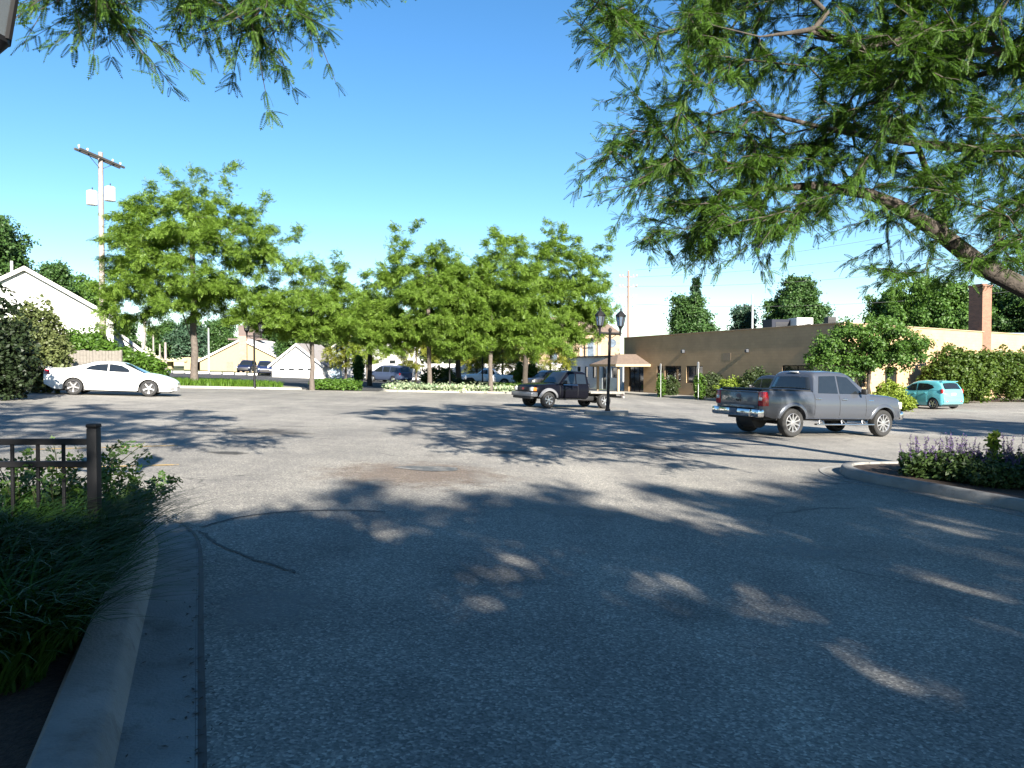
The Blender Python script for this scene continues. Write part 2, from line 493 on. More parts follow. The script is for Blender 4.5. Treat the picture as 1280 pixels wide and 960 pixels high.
class Car:
    """body lofted through cross-sections; x forward, y to the left, z up, origin on the ground between the axles"""
    PROF = [(0, .93), (.12, .975), (.3, .995), (.5, 1.0), (.7, .99), (.86, .965), (1.0, .925)]
    def __init__(s, name, label, cat, loc, head, spec, group=None):
        s.p = spec
        up = gn(loc[0]); f = Vector((head[0], head[1], 0)); f = (f - up * f.dot(up)).normalized()
        l = up.cross(f)
        M = Matrix(((f.x, l.x, up.x, loc[0]), (f.y, l.y, up.y, loc[1]), (f.z, l.z, up.z, g(loc[0], loc[1]) + spec.get('lift', 0.012)), (0, 0, 0, 1)))
        s.root = thing(name, label, cat, M=M, group=group)
        s.paint = spec['paint']
    def top(s, x): return ips(x, s.p['top'])
    def wid(s, x): return ips(x, s.p['wid'], .04)
    def low(s, x):
        z = ips(x, s.p['low'])
        for ax in s.p['axles']:
            d = abs(x - ax); Ra = s.p['arch']
            if d < Ra: z = max(z, s.p['wz'] + math.sqrt(Ra * Ra - d * d) - .02)
        return z
    def ybody(s, x, z):
        lo, hi = ips(x, s.p['low']), s.top(x)
        t = min(1, max(0, (z - lo) / max(.01, hi - lo)))
        return s.wid(x) * ip(t, s.PROF)
    def body(s):
        p = s.p; xr, xf = p['ends']
        xs = set(np.linspace(xr, xf, 64))
        for ax in p['axles']:
            for a in np.linspace(0, PI, 21): xs.add(ax + p['arch'] * .9999 * math.cos(a))
        for q in p['top']: xs.add(q[0])
        xs = sorted(x for x in xs if xr <= x <= xf)
        mb = MB(); rings = []
        for x in xs:
            lo, hi = s.low(x), s.top(x); cr = ips(x, p.get('crown', [(xr, .03)]))
            side = []
            for k in range(9):
                z = lo + (hi - lo) * k / 8
                side.append((s.ybody(x, z), z))
            w = side[-1][0]
            tops = [(w * .95, hi + cr * .35), (w * .8, hi + cr * .7), (w * .5, hi + cr * .93), (0, hi + cr)]
            half = side + tops
            ring = [(x, y, z) for y, z in half] + [(x, -y, z) for y, z in half[-2::-1]]
            rings.append(ring)
        n = len(rings[0])
        vs = [v for r in rings for v in r]; fs = []
        for i in range(len(rings) - 1):
            for k in range(n):
                a = i * n + k; b = i * n + (k + 1) % n
                fs.append((a, b, b + n, a + n))
        fs.append(tuple(range(n))); fs.append(tuple((len(rings) - 1) * n + k for k in range(n)))
        mb.add(vs, fs)
        # roof shell over the windows
        rs = sorted(set(list(np.linspace(p['roof'][0][0], p['roof'][-1][0], 44)) + [q[0] for q in p['roof']]))
        rings = []
        for x in rs:
            b = s.gbase(x); rf = max(s.roof(x), b + .004); h = rf - b
            half = [(s.gy(x, b + h * t), b + h * t) for t in (0, .3, .6, .86)]
            yw = s.gy(x, rf)
            half += [(yw * .97, b + h * .95), (yw * .92, rf - .008 * min(1, h * 4))]
            half += [(yw * q, s.rz(x, q)) for q in (.8, .6, .3, 0)]
            rings.append([(x, y, z) for y, z in half] + [(x, -y, z) for y, z in half[-2::-1]])
        n = len(rings[0]); vs = [v for r in rings for v in r]; fs = []
        for i in range(len(rings) - 1):
            for k in range(n - 1):
                a = i * n + k
                fs.append((a, a + 1, a + 1 + n, a + n))
        fs.append(tuple(range(n))); fs.append(tuple((len(rings) - 1) * n + k for k in range(n)))
        mb.add(vs, fs)
        s.body_o = obj('body', mb, s.paint, s.root, smooth=38)
        # dark floor and wheel wells
        fl = MB(); W_ = min(s.wid(p['axles'][0]), s.wid(p['axles'][1]))
        zt = p['wz'] + p['arch'] * .8
        fl.box(((xr + xf) / 2, 0, p['low'][1][1] + .06), (xf - xr - .5, W_ * 1.5, .24))
        for ax in p['axles']:
            fl.box((ax, 0, (p['low'][1][1] + zt) / 2), (p['arch'] * 2.05, W_ * 1.36, zt - p['low'][1][1]))
        obj('underbody', fl, M_BLACKP, s.root)
    def gbase(s, x): return s.top(x) - .01
    def roof(s, x): return ips(x, s.p['roof'], .03)
    def rz(s, x, q):
        rf = max(s.roof(x), s.gbase(x) + .004); h = rf - s.gbase(x)
        return rf + .035 * (1 - q * q) * min(1, .25 + h * 3) - .0
    def gy(s, x, z):
        b = s.gbase(x)
        return s.wid(x) * s.p.get('gin', .925) - s.p['tumble'] * max(0, z - b)
    def window(s, poly, off=.009, name='window', m=None, sides=(1, -1)):
        for sd in sides:
            mb = MB(); q = []
            # densify so that the pane follows the side
            for i in range(len(poly)):
                a, b = poly[i], poly[(i + 1) % len(poly)]
                for k in range(4): q.append((a[0] + (b[0] - a[0]) * k / 4, a[1] + (b[1] - a[1]) * k / 4))
            cx = sum(a[0] for a in q) / len(q); cz = sum(a[1] for a in q) / len(q)
            vs = [(x, sd * (s.gy(x, z) + off), z) for x, z in q]
            n = len(q)
            vs += [(cx + (x - cx) * .5, sd * (s.gy(cx + (x - cx) * .5, cz + (z - cz) * .5) + off), cz + (z - cz) * .5) for x, z in q]
            vs += [(cx, sd * (s.gy(cx, cz) + off), cz)]
            vs += [(x, sd * (s.gy(x, z) - .02), z) for x, z in q]
            fs = [(i, (i + 1) % n, n + (i + 1) % n, n + i) for i in range(n)] + [(n + i, n + (i + 1) % n, 2 * n) for i in range(n)]
            fs += [(i, (i + 1) % n, 2 * n + 1 + (i + 1) % n, 2 * n + 1 + i) for i in range(n)]
            mb.add(vs, fs)
            obj(name, mb, m or M_GLASS, s.root, smooth=30)
    def topglass(s, x0, x1, name, q0=.9, q1=.9, off=.012, m=None):
        """pane on the sloping front or rear of the roof shell"""
        mb = MB(); nx, ny = 10, 9; vs = []; fs = []
        for i in range(nx):
            x = x0 + (x1 - x0) * i / (nx - 1); qm = q0 + (q1 - q0) * i / (nx - 1)
            dz = (s.roof(x + .02) - s.roof(x - .02)) / .04
            nx_, nz_ = -dz / math.hypot(dz, 1), 1 / math.hypot(dz, 1)
            yw = s.gy(x, max(s.roof(x), s.gbase(x)))
            for k in range(ny):
                q = qm * (2 * k / (ny - 1) - 1)
                vs.append((x + nx_ * off, yw * q, s.rz(x, q) + nz_ * off))
        for i in range(nx - 1):
            for k in range(ny - 1):
                a = i * ny + k; fs.append((a, a + 1, a + ny + 1, a + ny))
        mb.add(vs, fs)
        o = obj(name, mb, m or M_GLASS, s.root, smooth=40)
        md = o.modifiers.new('thick', 'SOLIDIFY'); md.thickness = 0.012; md.offset = -1
    def sidepatch(s, name, x0, x1, z0, z1, m, off=.006, nx=12, nz=9, sides=(1, -1), parent=None, zlo=None, depth=.03):
        """panel that hugs the body side: doors, lamps, mouldings"""
        res = []
        for sd in sides:
            mb = MB(); vs = []; fs = []
            for i in range(nx):
                x = x0 + (x1 - x0) * i / (nx - 1)
                za = max(z0, s.low(x) + .012) if zlo is None else z0
                zb = min(z1, s.top(x) - .004) if not callable(z1) else z1(x)
                for k in range(nz):
                    z = za + (zb - za) * k / (nz - 1)
                    edge = i in (0, nx - 1) or k in (0, nz - 1)
                    vs.append((x, sd * (s.ybody(x, z) + (off if not edge else off * .55)), z))
            for i in range(nx - 1):
                for k in range(nz - 1):
                    a = i * nz + k; fs.append((a, a + 1, a + nz + 1, a + nz))
            rim = [i * nz for i in range(nx)] + [(nx - 1) * nz + k for k in range(1, nz)] + [i * nz + nz - 1 for i in range(nx - 2, -1, -1)] + [k for k in range(nz - 2, 0, -1)]
            o = len(vs)
            for r_ in rim:
                v = vs[r_]; vs.append((v[0], v[1] - sd * (depth + off), v[2]))
            L = len(rim)
            for i in range(L): fs.append((rim[i], rim[(i + 1) % L], o + (i + 1) % L, o + i))
            mb.add(vs, fs)
            res.append(obj(name, mb, m, parent or s.root, smooth=35))
        return res
    def door(s, x0, x1, z0=None, handle=None, hm=None):
        z0 = z0 if z0 is not None else s.p['low'][1][1] + .03
        for o, sd in zip(s.sidepatch('door', x0, x1, z0, lambda x: s.top(x) - .012, s.paint, off=.007), (1, -1)):
            hx = x0 + .16 if handle is None else handle
            hz = s.top(hx) - .13
            hb = MB().rbox((hx, sd * (s.ybody(hx, hz) + .03), hz), (.2, .035, .04), .012)
            obj('door_handle', hb, hm or s.paint, o, smooth=40)
    def seam(s, x, z0=None):
        """dark shut-line"""
        s.sidepatch('door_gap', x - .007, x + .007, z0 or s.p['low'][1][1] + .03, lambda q: s.top(q) - .012, M_BLACKP, off=.004, nx=2)
    def wheels(s, spokes=5, rimr=.22, w=.22, style='alloy', track=None):
        for ax in s.p['axles']:
            tr = (track or s.wid(ax) * .985) - w / 2
            for sd in (1, -1): wheel(s.root, ax, sd * tr, s.p['wz'], s.p['wr'], w, spokes, rimr, sd, style)
    def arches(s, m, wdt=.07, off=.02, axles=None):
        """flared lips round the wheel openings"""
        for ax in axles or s.p['axles']:
            for sd in (1, -1):
                mb = MB(); vs = []; fs = []; n = 18
                Ra = s.p['arch']
                zc = s.p['wz'] - .02
                a0 = math.asin(max(-1, min(1, (s.p['low'][1][1] - zc) / Ra)))
                for i in range(n):
                    a = a0 + (PI - 2 * a0) * i / (n - 1)
                    for rr, o_ in ((Ra - .01, -.08), (Ra - .012, off), (Ra + wdt * .5, off * 1.1), (Ra + wdt, .002)):
                        x = ax + rr * math.cos(a); z = zc + rr * math.sin(a)
                        vs.append((x, sd * (s.ybody(ax + (Ra + .02) * math.cos(a), min(z, s.top(x) - .05)) + o_), z))
                for i in range(n - 1):
                    for k in range(3):
                        b = i * 4 + k; fs.append((b, b + 1, b + 5, b + 4))
                mb.add(vs, fs)
                obj('wheel_arch', mb, m, s.root, smooth=50)
    def part(s, name, mb, m, smooth=35, parent=None, label=None):
        o = obj(name, mb, m, parent or s.root, smooth=smooth)
        if label: o['label'] = label
        return o
    def boxpart(s, name, c, size, m, r=.02, mirror=False, parent=None, label=None):
        out = []
        for sd in ((1, -1) if mirror else (1,)):
            out.append(s.part(name, MB().rbox((c[0], c[1] * sd, c[2]), size, r), m, parent=parent, label=label))
        return out
    def mirror(s, x, z, m, arm=.1):
        for sd in (1, -1):
            y = s.gy(x, z)
            mb = MB().rbox((x, sd * (y + arm + .07), z + .04), (.1, .2, .17), .04)
            mb.tube([(x, sd * (y - .03), z - .02), (x, sd * (y + arm + .02), z)], .025, 6)
            s.part('wing_mirror', mb, m)

def build_grey_pickup():
    pn = paint('grey_metallic', (0.078, 0.086, 0.104), metal=0.5, rough=0.38)
    sp = dict(paint=pn, ends=(-2.98, 2.80), axles=(-1.84, 1.84), wr=.405, wz=.405, arch=.52, tumble=.30, gin=.93,
        top=[(-2.98, 1.27), (-2.9, 1.30), (-1.12, 1.31), (-1.0, 1.235), (1.1, 1.235), (1.2, 1.225), (2.3, 1.175), (2.64, 1.13), (2.80, 1.0)],
        low=[(-2.98, .62), (-2.6, .52), (2.5, .52), (2.80, .50)],
        wid=[(-2.98, .955), (-2.8, .985), (0, .99), (2.0, .985), (2.5, .95), (2.72, .86), (2.8, .78)],
        crown=[(-2.98, .0), (-1.05, .0), (-.9, .02), (1.1, .05), (1.4, .09), (2.4, .08), (2.8, .03)],
        roof=[(-1.06, 1.26), (-1.04, 1.33), (-.93, 1.80), (-.80, 1.875), (-.2, 1.905), (.35, 1.885), (.55, 1.82), (1.28, 1.25)])
    c = Car('pickup_truck', 'dark grey crew-cab pickup truck with chrome rear bumper and red tail lights', 'pickup truck', (9.25, 23.5), (.905, .425), sp)
    c.body()
    c.window([(.98, 1.27), (.42, 1.76), (.0, 1.79), (-.0, 1.27)])
    c.window([(-.07, 1.27), (-.07, 1.79), (-.72, 1.76), (-.86, 1.27)])
    c.topglass(.62, 1.2, 'windscreen', .88, .92)
    c.topglass(-.95, -1.036, 'rear_window', .8, .88)
    c.door(-.02, 1.04, handle=.14, hm=M_CHROME); c.door(-1.02, -.06, handle=-.9, hm=M_CHROME)
    for x in (-1.045, -.04, 1.06): c.seam(x)
    c.wheels(spokes=10, rimr=.275, w=.27, track=.985)
    c.arches(pn, wdt=.085, off=.03)
    # load bed: black cover sunk between the rails, tailgate, lamps, bumper
    c.part('bed_cover', MB().rbox((-2.02, 0, 1.322), (1.84, 1.72, .05), .015), M_BLACKP)
    tg = MB().rbox((-2.985, 0, .97), (.05, 1.56, .60), .02)
    tg.rbox((-3.0, 0, 1.255), (.07, 1.54, .05), .018); tg.rbox((-3.008, 0, .80), (.02, 1.3, .12), .008)
    t = c.part('tailgate', tg, pn)
    em = MB(); Mr = Matrix.Translation((-3.014, 0, 1.12)) @ Matrix.Rotation(PI / 2, 4, 'Z') 
    em.lathe([(.001, -.012), (.06, -.012), (.068, 0)], 20, 'y', M=Matrix.Translation((-3.006, 0, 1.12)) @ Matrix.Rotation(-PI / 2, 4, 'Z') @ Matrix.Scale(1.7, 4, (1, 0, 0)))
    c.part('emblem', em, mat('dark_blue_emblem', (0.012, 0.02, 0.06), .3), parent=t)
    c.part('tailgate_handle', MB().rbox((-3.015, 0, 1.0), (.02, .22, .06), .008), M_BLACKP, parent=t)
    for sd in (1, -1):
        tl = MB().rbox((-2.965, sd * .885, 1.06), (.10, .2, .40), .025)
        o = c.part('tail_light', tl, M_RED)
        c.part('reversing_lamp', MB().rbox((-3.018, sd * .885, 1.06), (.02, .12, .09), .008), M_LAMPW, parent=o)
    c.sidepatch('tail_light_side', -2.96, -2.80, .87, 1.26, M_RED, off=.008, nx=5, nz=5, zlo=1)
    bp = MB().rbox((-3.10, 0, .66), (.20, 1.30, .22), .04)
    for sd in (1, -1): bp.rbox((-3.05, sd * .80, .66), (.24, .36, .23), .05)
    bo = c.part('rear_bumper', bp, M_CHROME)
    c.part('number_plate', MB().rbox((-3.205, 0, .69), (.014, .31, .15), .006), mat('plate_dark', (.10, .12, .16), .5), parent=bo)
    c.part('step_pad', MB().rbox((-3.10, 0, .782), (.17, 1.25, .02), .006), M_BLACKP, parent=bo)
    # rear axle, spare and running boards
    c.part('axle', MB().tube([(-1.84, -.8, .40), (-1.84, .8, .40)], .08, 10).tube([(-2.45, -.28, .5), (-2.45, .28, .5)], .3, 14), M_BLACKP)
    for sd in (1, -1):
        rb = MB().rbox((.15, sd * 1.02, .37), (2.35, .13, .045), .018)
        for xx in (-.75, .15, 1.0):
            rb.tube([(xx - .1, sd * 1.0, .37), (xx, sd * .86, .53), (xx + .1, sd * 1.0, .37)], .02, 6)
        c.part('running_board', rb, M_CHROME)
    c.mirror(.83, 1.31, M_BLACKP, .12)
    c.boxpart('headlight', (2.60, .78, .95), (.26, .24, .22), M_LAMPW, .04, True)
    c.boxpart('front_bumper', (2.76, 0, .64), (.18, 1.78, .26), M_CHROME, .06)
    c.boxpart('grille', (2.80, 0, .93), (.08, 1.2, .28), M_BLACKP, .02)
    c.sidepatch('badge', 1.18, 1.38, 1.075, 1.105, M_CHROME, off=.012, nx=4, nz=3, zlo=1)
    c.part('brake_lamp', MB().rbox((-.92, 0, 1.872), (.05, .34, .035), .01), M_LAMPW)
    return c

def build_white_coupe():
    pn = paint('white_gloss', (0.80, 0.80, 0.78), rough=.3)
    sp = dict(paint=pn, ends=(-2.52, 2.44), axles=(-1.40, 1.40), wr=.335, wz=.335, arch=.40, tumble=.52, gin=.93,
        top=[(-2.52, .96), (-2.46, 1.03), (-2.2, 1.05), (-1.5, 1.03), (-.4, .97), (.9, .93), (1.25, .90), (1.9, .79), (2.3, .66), (2.44, .52)],
        low=[(-2.52, .42), (-2.1, .22), (2.1, .20), (2.44, .26)],
        wid=[(-2.52, .72), (-2.42, .82), (-2.1, .90), (-1.2, .925), (1.2, .92), (1.9, .87), (2.25, .73), (2.44, .50)],
        crown=[(-2.52, .02), (-1.5, .06), (.9, .06), (1.6, .09), (2.44, .04)],
        roof=[(-1.85, 1.04), (-1.3, 1.18), (-.75, 1.335), (-.3, 1.385), (.05, 1.385), (.35, 1.34), (1.33, .89)])
    c = Car('coupe', 'white two-door coupe parked by the grey wooden fence', 'car', (-16.72, 32.4), (.96, .275), sp)
    c.body()
    c.window([(.87, .965), (.35, 1.24), (0, 1.295), (-.12, 1.30), (-.12, .985)])
    c.window([(-.17, .99), (-.17, 1.30), (-.5, 1.275), (-.82, 1.19), (-1.0, 1.07), (-.9, 1.04)])
    c.topglass(.42, 1.28, 'windscreen', .88, .93); c.topglass(-.85, -1.72, 'rear_window', .86, .8)
    c.door(-.28, 1.0, handle=-.08); c.seam(-.30); c.seam(1.015)
    c.wheels(spokes=5, rimr=.235, w=.22)
    c.mirror(.72, .96, pn, .05)
    c.sidepatch('tail_light', -2.50, -2.30, .80, 1.0, M_RED, off=.012, nx=6, nz=5, zlo=1)
    c.sidepatch('headlight', 2.0, 2.30, .585, lambda x: min(.70, c.top(x) - .015), M_LAMPW, off=.012, nx=8, nz=5, zlo=1)
    c.sidepatch('side_marker', 1.93, 2.05, .46, .5, M_AMBER, off=.01, nx=3, nz=3, zlo=1)
    c.sidepatch('sill_moulding', -1.0, 1.0, .235, .30, pn, off=.02, nx=6, nz=3, zlo=1)
    c.boxpart('grille', (2.38, 0, .38), (.12, .9, .1), M_BLACKP, .03)
    c.boxpart('rear_spoiler', (-2.40, 0, 1.085), (.16, 1.4, .03), pn, .012)
    c.sidepatch('fog_lamp', 2.22, 2.36, .30, .36, M_BLACKP, off=.014, nx=4, nz=3, zlo=1)
    return c

def build_flatbed():
    pn = mat('black_gloss', (0.004, 0.0042, 0.007), .22, var=.1, spec=.12)
    sp = dict(paint=pn, ends=(-.62, 2.42), axles=(1.6, 9), wr=.355, wz=.355, arch=.45, tumble=.20, gin=.94,
        top=[(-.62, 1.08), (-.5, 1.10), (.9, 1.08), (1.0, 1.06), (2.05, 1.0), (2.3, .96), (2.42, .86)],
        low=[(-.62, .48), (-.5, .46), (2.1, .46), (2.42, .50)],
        wid=[(-.62, .84), (1.8, .85), (2.15, .83), (2.34, .76), (2.42, .68)],
        crown=[(-.62, .02), (.9, .05), (1.3, .08), (2.2, .06), (2.42, .02)],
        roof=[(-.62, 1.10), (-.60, 1.50), (-.54, 1.63), (-.35, 1.675), (.32, 1.685), (.48, 1.63), (1.02, 1.08)])
    sp['axles'] = (1.6, 40.0)
    c = Car('flatbed_truck', 'black extended-cab small truck with a bare flatbed and silver wheel flares', 'truck', (2.55, 35.9), (-.847, -.53), sp)
    # the floor of the cab body stands on the front axle; the rear axle belongs to the flatbed
    save = sp['axles']; sp['axles'] = (1.6, 1.6); c.body(); 
    c.window([(.90, 1.12), (.42, 1.54), (.12, 1.57), (.12, 1.12)])
    c.window([(.05, 1.12), (.05, 1.57), (-.46, 1.55), (-.5, 1.12)], name='quarter_window')
    c.topglass(.46, 1.02, 'windscreen', .88, .92); 
    c.part('rear_window', MB().rbox((-.618, 0, 1.36), (.02, 1.15, .36), .01), M_GLASS)
    c.door(.0, .98, handle=.14); c.seam(-.015); c.seam(.995)
    silver = mat('silver_flare', (.22, .22, .23), .45, metal=.4, var=.05)
    c.arches(silver, wdt=.11, off=.055, axles=(1.6,))
    for ax in (1.6, -1.6):
        for sd in (1, -1): wheel(c.root, ax, sd * .74, .355, .355, .24, 6, .215, sd)
    bar = mat('bare_steel', (.30, .29, .28), .55, metal=.5, var=.15)
    fr = MB()
    for sd in (1, -1): fr.rbox((-1.5, sd * .42, .60), (2.2, .07, .15), .01)
    for xx in (-.8, -1.6, -2.4): fr.rbox((xx, 0, .60), (.07, .84, .08), .01)
    c.part('chassis', fr, M_BLACKP)
    c.part('axle', MB().tube([(-1.6, -.66, .36), (-1.6, .66, .36)], .055, 10).tube([(-1.6, -.14, .36), (-1.6, .14, .36)], .15, 12), M_BLACKP)
    c.part('fuel_tank', MB().rbox((-.75, .5, .46), (.7, .32, .24), .06), M_BLACKP)
    db = MB().rbox((-1.68, 0, .755), (1.98, 1.80, .06), .012)
    for sd in (1, -1): db.rbox((-1.68, sd * .905, .735), (1.98, .03, .10), .008)
    c.part('flatbed', db, mat('pale_planks', (.2, .19, .17), .8, var=.25, scale=9))
    tl = MB().rbox((-2.70, 0, .72), (.05, 1.82, .12), .01)
    for sd in (1, -1): tl.tube([(-2.64, sd * .6, .7), (-2.9, sd * .55, .56)], .025, 6)
    tl.rbox((-2.84, 0, .53), (.12, 1.5, .10), .02)
    c.part('rear_bumper', tl, bar)
    for sd in (1, -1): c.part('tail_light', MB().rbox((-2.73, sd * .74, .66), (.04, .16, .09), .015), M_RED)
    hb = MB()
    hb.tube([(-.66, -.8, .78), (-.66, -.8, 1.12), (-.66, .8, 1.12), (-.66, .8, .78)], .025, 8)
    c.part('headboard', hb, M_BLACK)
    bm_ = MB().rbox((2.47, 0, .60), (.18, 1.68, .20), .04)
    for sd in (1, -1): bm_.rbox((2.36, sd * .80, .60), (.30, .10, .20), .03)
    b = c.part('front_bumper', bm_, mat('grey_bumper', (.22, .22, .23), .4, metal=.5, var=.05))
    c.part('air_dam', MB().rbox((2.44, 0, .46), (.16, 1.5, .14), .03), M_BLACKP, parent=b)
    gr = c.part('grille', MB().rbox((2.43, 0, .83), (.06, .95, .20), .03), M_BLACKP)
    c.part('emblem', MB().lathe([(.001, -.012), (.05, -.01), (.056, 0)], 18, 'y', M=Matrix.Translation((2.462, 0, .83)) @ Matrix.Rotation(PI / 2, 4, 'Z') @ Matrix.Scale(1.6, 4, (1, 0, 0))), mat('red_emblem', (.20, .03, .03), .4), parent=gr)
    for sd in (1, -1):
        h = c.part('headlight', MB().rbox((2.39, sd * .62, .83), (.12, .26, .19), .04), M_LAMPW)
        c.part('indicator', MB().rbox((2.34, sd * .79, .83), (.16, .09, .17), .03), M_AMBER, parent=h)
    c.mirror(.78, 1.14, M_BLACKP, .08)
    c.sidepatch('window_trim', -.02, .95, 1.055, 1.072, M_CHROME, off=.016, nx=6, nz=2, zlo=1)
    for sd in (1, -1): c.part('running_board', MB().rbox((.45, sd * .86, .40), (1.4, .08, .05), .015), M_BLACKP)
    return c

def build_hatchback():
    pn = paint('turquoise', (0.11, 0.40, 0.46), rough=.3)
    sp = dict(paint=pn, ends=(-1.80, 1.82), axles=(-1.19, 1.19), wr=.30, wz=.30, arch=.36, tumble=.34, gin=.94,
        top=[(-1.80, .82), (-1.76, .98), (-1.5, 1.02), (-.3, .96), (.85, .92), (1.3, .86), (1.65, .74), (1.82, .56)],
        low=[(-1.80, .30), (-1.6, .20), (1.6, .20), (1.82, .26)],
        wid=[(-1.80, .70), (-1.7, .765), (-1.2, .80), (1.1, .80), (1.5, .75), (1.75, .62), (1.82, .5)],
        crown=[(-1.80, .02), (-.5, .04), (.9, .06), (1.4, .07), (1.82, .03)],
        roof=[(-1.79, 1.0), (-1.70, 1.12), (-1.52, 1.40), (-1.3, 1.475), (-.4, 1.505), (0, 1.475), (.25, 1.41), (1.1, .89)])
    c = Car('hatchback', 'small turquoise hatchback seen from behind beside the tall hedge', 'car', (22.75, 42.3), (-.34, .94), sp)
    c.body()
    c.window([(.75, .97), (.25, 1.31), (-.08, 1.38), (-.12, .985)])
    c.window([(-.18, .99), (-.18, 1.385), (-.75, 1.36), (-1.1, 1.26), (-1.22, 1.14), (-.9, 1.02)])
    c.topglass(.32, 1.02, 'windscreen', .88, .92); c.topglass(-1.54, -1.755, 'rear_window', .82, .86)
    c.door(-.16, .85, handle=.0); c.door(-.85, -.2, handle=-.7); c.seam(-.18); c.seam(.87)
    c.wheels(spokes=5, rimr=.195, w=.18)
    c.mirror(.62, .98, pn, .04)
    for sd in (1, -1): c.part('tail_light', MB().rbox((-1.70, sd * .69, .96), (.14, .14, .24), .04), M_RED)
    c.part('number_plate', MB().rbox((-1.805, 0, .80), (.02, .34, .12), .006), mat('plate_pale', (.5, .55, .58), .5))
    c.part('rear_bumper', MB().rbox((-1.76, 0, .48), (.18, 1.42, .30), .07), pn)
    c.part('spoiler', MB().rbox((-1.50, 0, 1.475), (.2, 1.1, .03), .012), pn)
    c.boxpart('reflector', (-1.85, .5, .42), (.02, .14, .05), M_RED, .006, True)
    return c

def build_generic(name, label, cat, loc, head, style, pn, rim='alloy'):
    if style == 'minivan':
        sp = dict(paint=pn, ends=(-2.5, 2.5), axles=(-1.5, 1.5), wr=.33, wz=.33, arch=.40, tumble=.26, gin=.94,
            top=[(-2.5, .90), (-2.45, 1.02), (-1, 1.04), (1.2, 1.0), (1.6, .98), (2.1, .88), (2.5, .66)],
            low=[(-2.5, .34), (-2.2, .24), (2.2, .24), (2.5, .3)], wid=[(-2.5, .86), (-2.3, .96), (1.8, .96), (2.2, .88), (2.5, .6)],
            crown=[(-2.5, .02), (2.5, .06)],
            roof=[(-2.49, 1.02), (-2.40, 1.2), (-2.22, 1.62), (-1.95, 1.72), (-.5, 1.76), (.35, 1.73), (.6, 1.66), (1.75, .96)])
        wins = [[(1.35, 1.05), (.62, 1.52), (.2, 1.60), (.1, 1.06)], [(.02, 1.06), (.02, 1.60), (-.95, 1.60), (-.95, 1.07)], [(-1.03, 1.07), (-1.03, 1.60), (-1.95, 1.55), (-2.15, 1.1)]]
        ws, rw, doors, wd = (.75, 1.65), (-2.25, -2.44), [(.05, 1.3), (-1.0, .0)], .22
    elif style == 'suv':
        sp = dict(paint=pn, ends=(-2.3, 2.3), axles=(-1.38, 1.38), wr=.36, wz=.36, arch=.45, tumble=.28, gin=.93,
            top=[(-2.3, .95), (-2.22, 1.06), (-1, 1.08), (.9, 1.06), (1.9, 1.0), (2.2, .92), (2.3, .75)],
            low=[(-2.3, .42), (-2, .34), (2, .34), (2.3, .4)], wid=[(-2.3, .84), (-2.1, .92), (1.8, .92), (2.1, .85), (2.3, .7)],
            crown=[(-2.3, .02), (.9, .04), (1.4, .07), (2.3, .03)],
            roof=[(-2.28, 1.05), (-2.2, 1.25), (-2.0, 1.66), (-1.7, 1.74), (-.3, 1.77), (.2, 1.74), (.4, 1.66), (1.1, 1.05)])
        wins = [[(.85, 1.12), (.4, 1.52), (.05, 1.60), (0, 1.12)], [(-.08, 1.12), (-.08, 1.60), (-.85, 1.60), (-.85, 1.12)], [(-.93, 1.12), (-.93, 1.60), (-1.75, 1.54), (-1.95, 1.14)]]
        ws, rw, doors, wd = (.45, 1.02), (-2.02, -2.24), [(-.04, .9), (-.9, -.1)], .24
    else:   # pickup
        sp = dict(paint=pn, ends=(-2.75, 2.75), axles=(-1.75, 1.75), wr=.39, wz=.39, arch=.49, tumble=.30, gin=.93,
            top=[(-2.75, 1.18), (-1.0, 1.2), (-.9, 1.16), (1.0, 1.16), (2.2, 1.08), (2.6, 1.0), (2.75, .85)],
            low=[(-2.75, .52), (-2.4, .46), (2.4, .46), (2.75, .5)], wid=[(-2.75, .94), (2.2, .95), (2.6, .85), (2.75, .72)],
            crown=[(-2.75, 0), (-1, .0), (.9, .04), (1.4, .08), (2.75, .03)],
            roof=[(-.95, 1.16), (-.93, 1.3), (-.82, 1.68), (-.6, 1.77), (.2, 1.8), (.45, 1.72), (1.15, 1.16)])
        wins = [[(.9, 1.22), (.42, 1.62), (0, 1.67), (0, 1.22)], [(-.08, 1.22), (-.08, 1.67), (-.62, 1.64), (-.76, 1.22)]]
        ws, rw, doors, wd = (.5, 1.08), (-.82, -.92), [(-.04, .95), (-.88, -.1)], .25
    c = Car(name, label, cat, loc, head, sp)
    c.body()
    for w in wins: c.window(w)
    c.topglass(*ws, 'windscreen', .88, .92); c.topglass(*rw, 'rear_window', .82, .86)
    for d in doors: c.door(*d)
    c.wheels(spokes=5, rimr=sp['wr'] * .64, w=wd, style=rim)
    c.mirror(ws[1] - .3, c.top(ws[1] - .3) + .05, pn, .05)
    xr, xf = sp['ends']
    zt = c.top(xr + .1)
    for sd in (1, -1):
        c.part('tail_light', MB().rbox((xr + .08, sd * (c.wid(xr + .1) - .06), zt - .12), (.14, .14, .26), .04), M_RED)
        c.part('headlight', MB().rbox((xf - .16, sd * (c.wid(xf - .16) - .1), c.top(xf - .12) - .13), (.2, .26, .15), .04), M_LAMPW)
    c.part('rear_bumper', MB().rbox((xr + .02, 0, sp['low'][1][1] + .22), (.16, c.wid(xr + .2) * 1.86, .2), .05), pn if style == 'minivan' else M_BLACKP)
    c.part('front_bumper', MB().rbox((xf - .02, 0, sp['low'][1][1] + .20), (.16, c.wid(xf - .2) * 1.7, .22), .05), pn if style == 'minivan' else M_BLACKP)
    c.part('grille', MB().rbox((xf - .03, 0, c.top(xf - .05) - .16), (.08, .8, .14), .02), M_BLACKP)
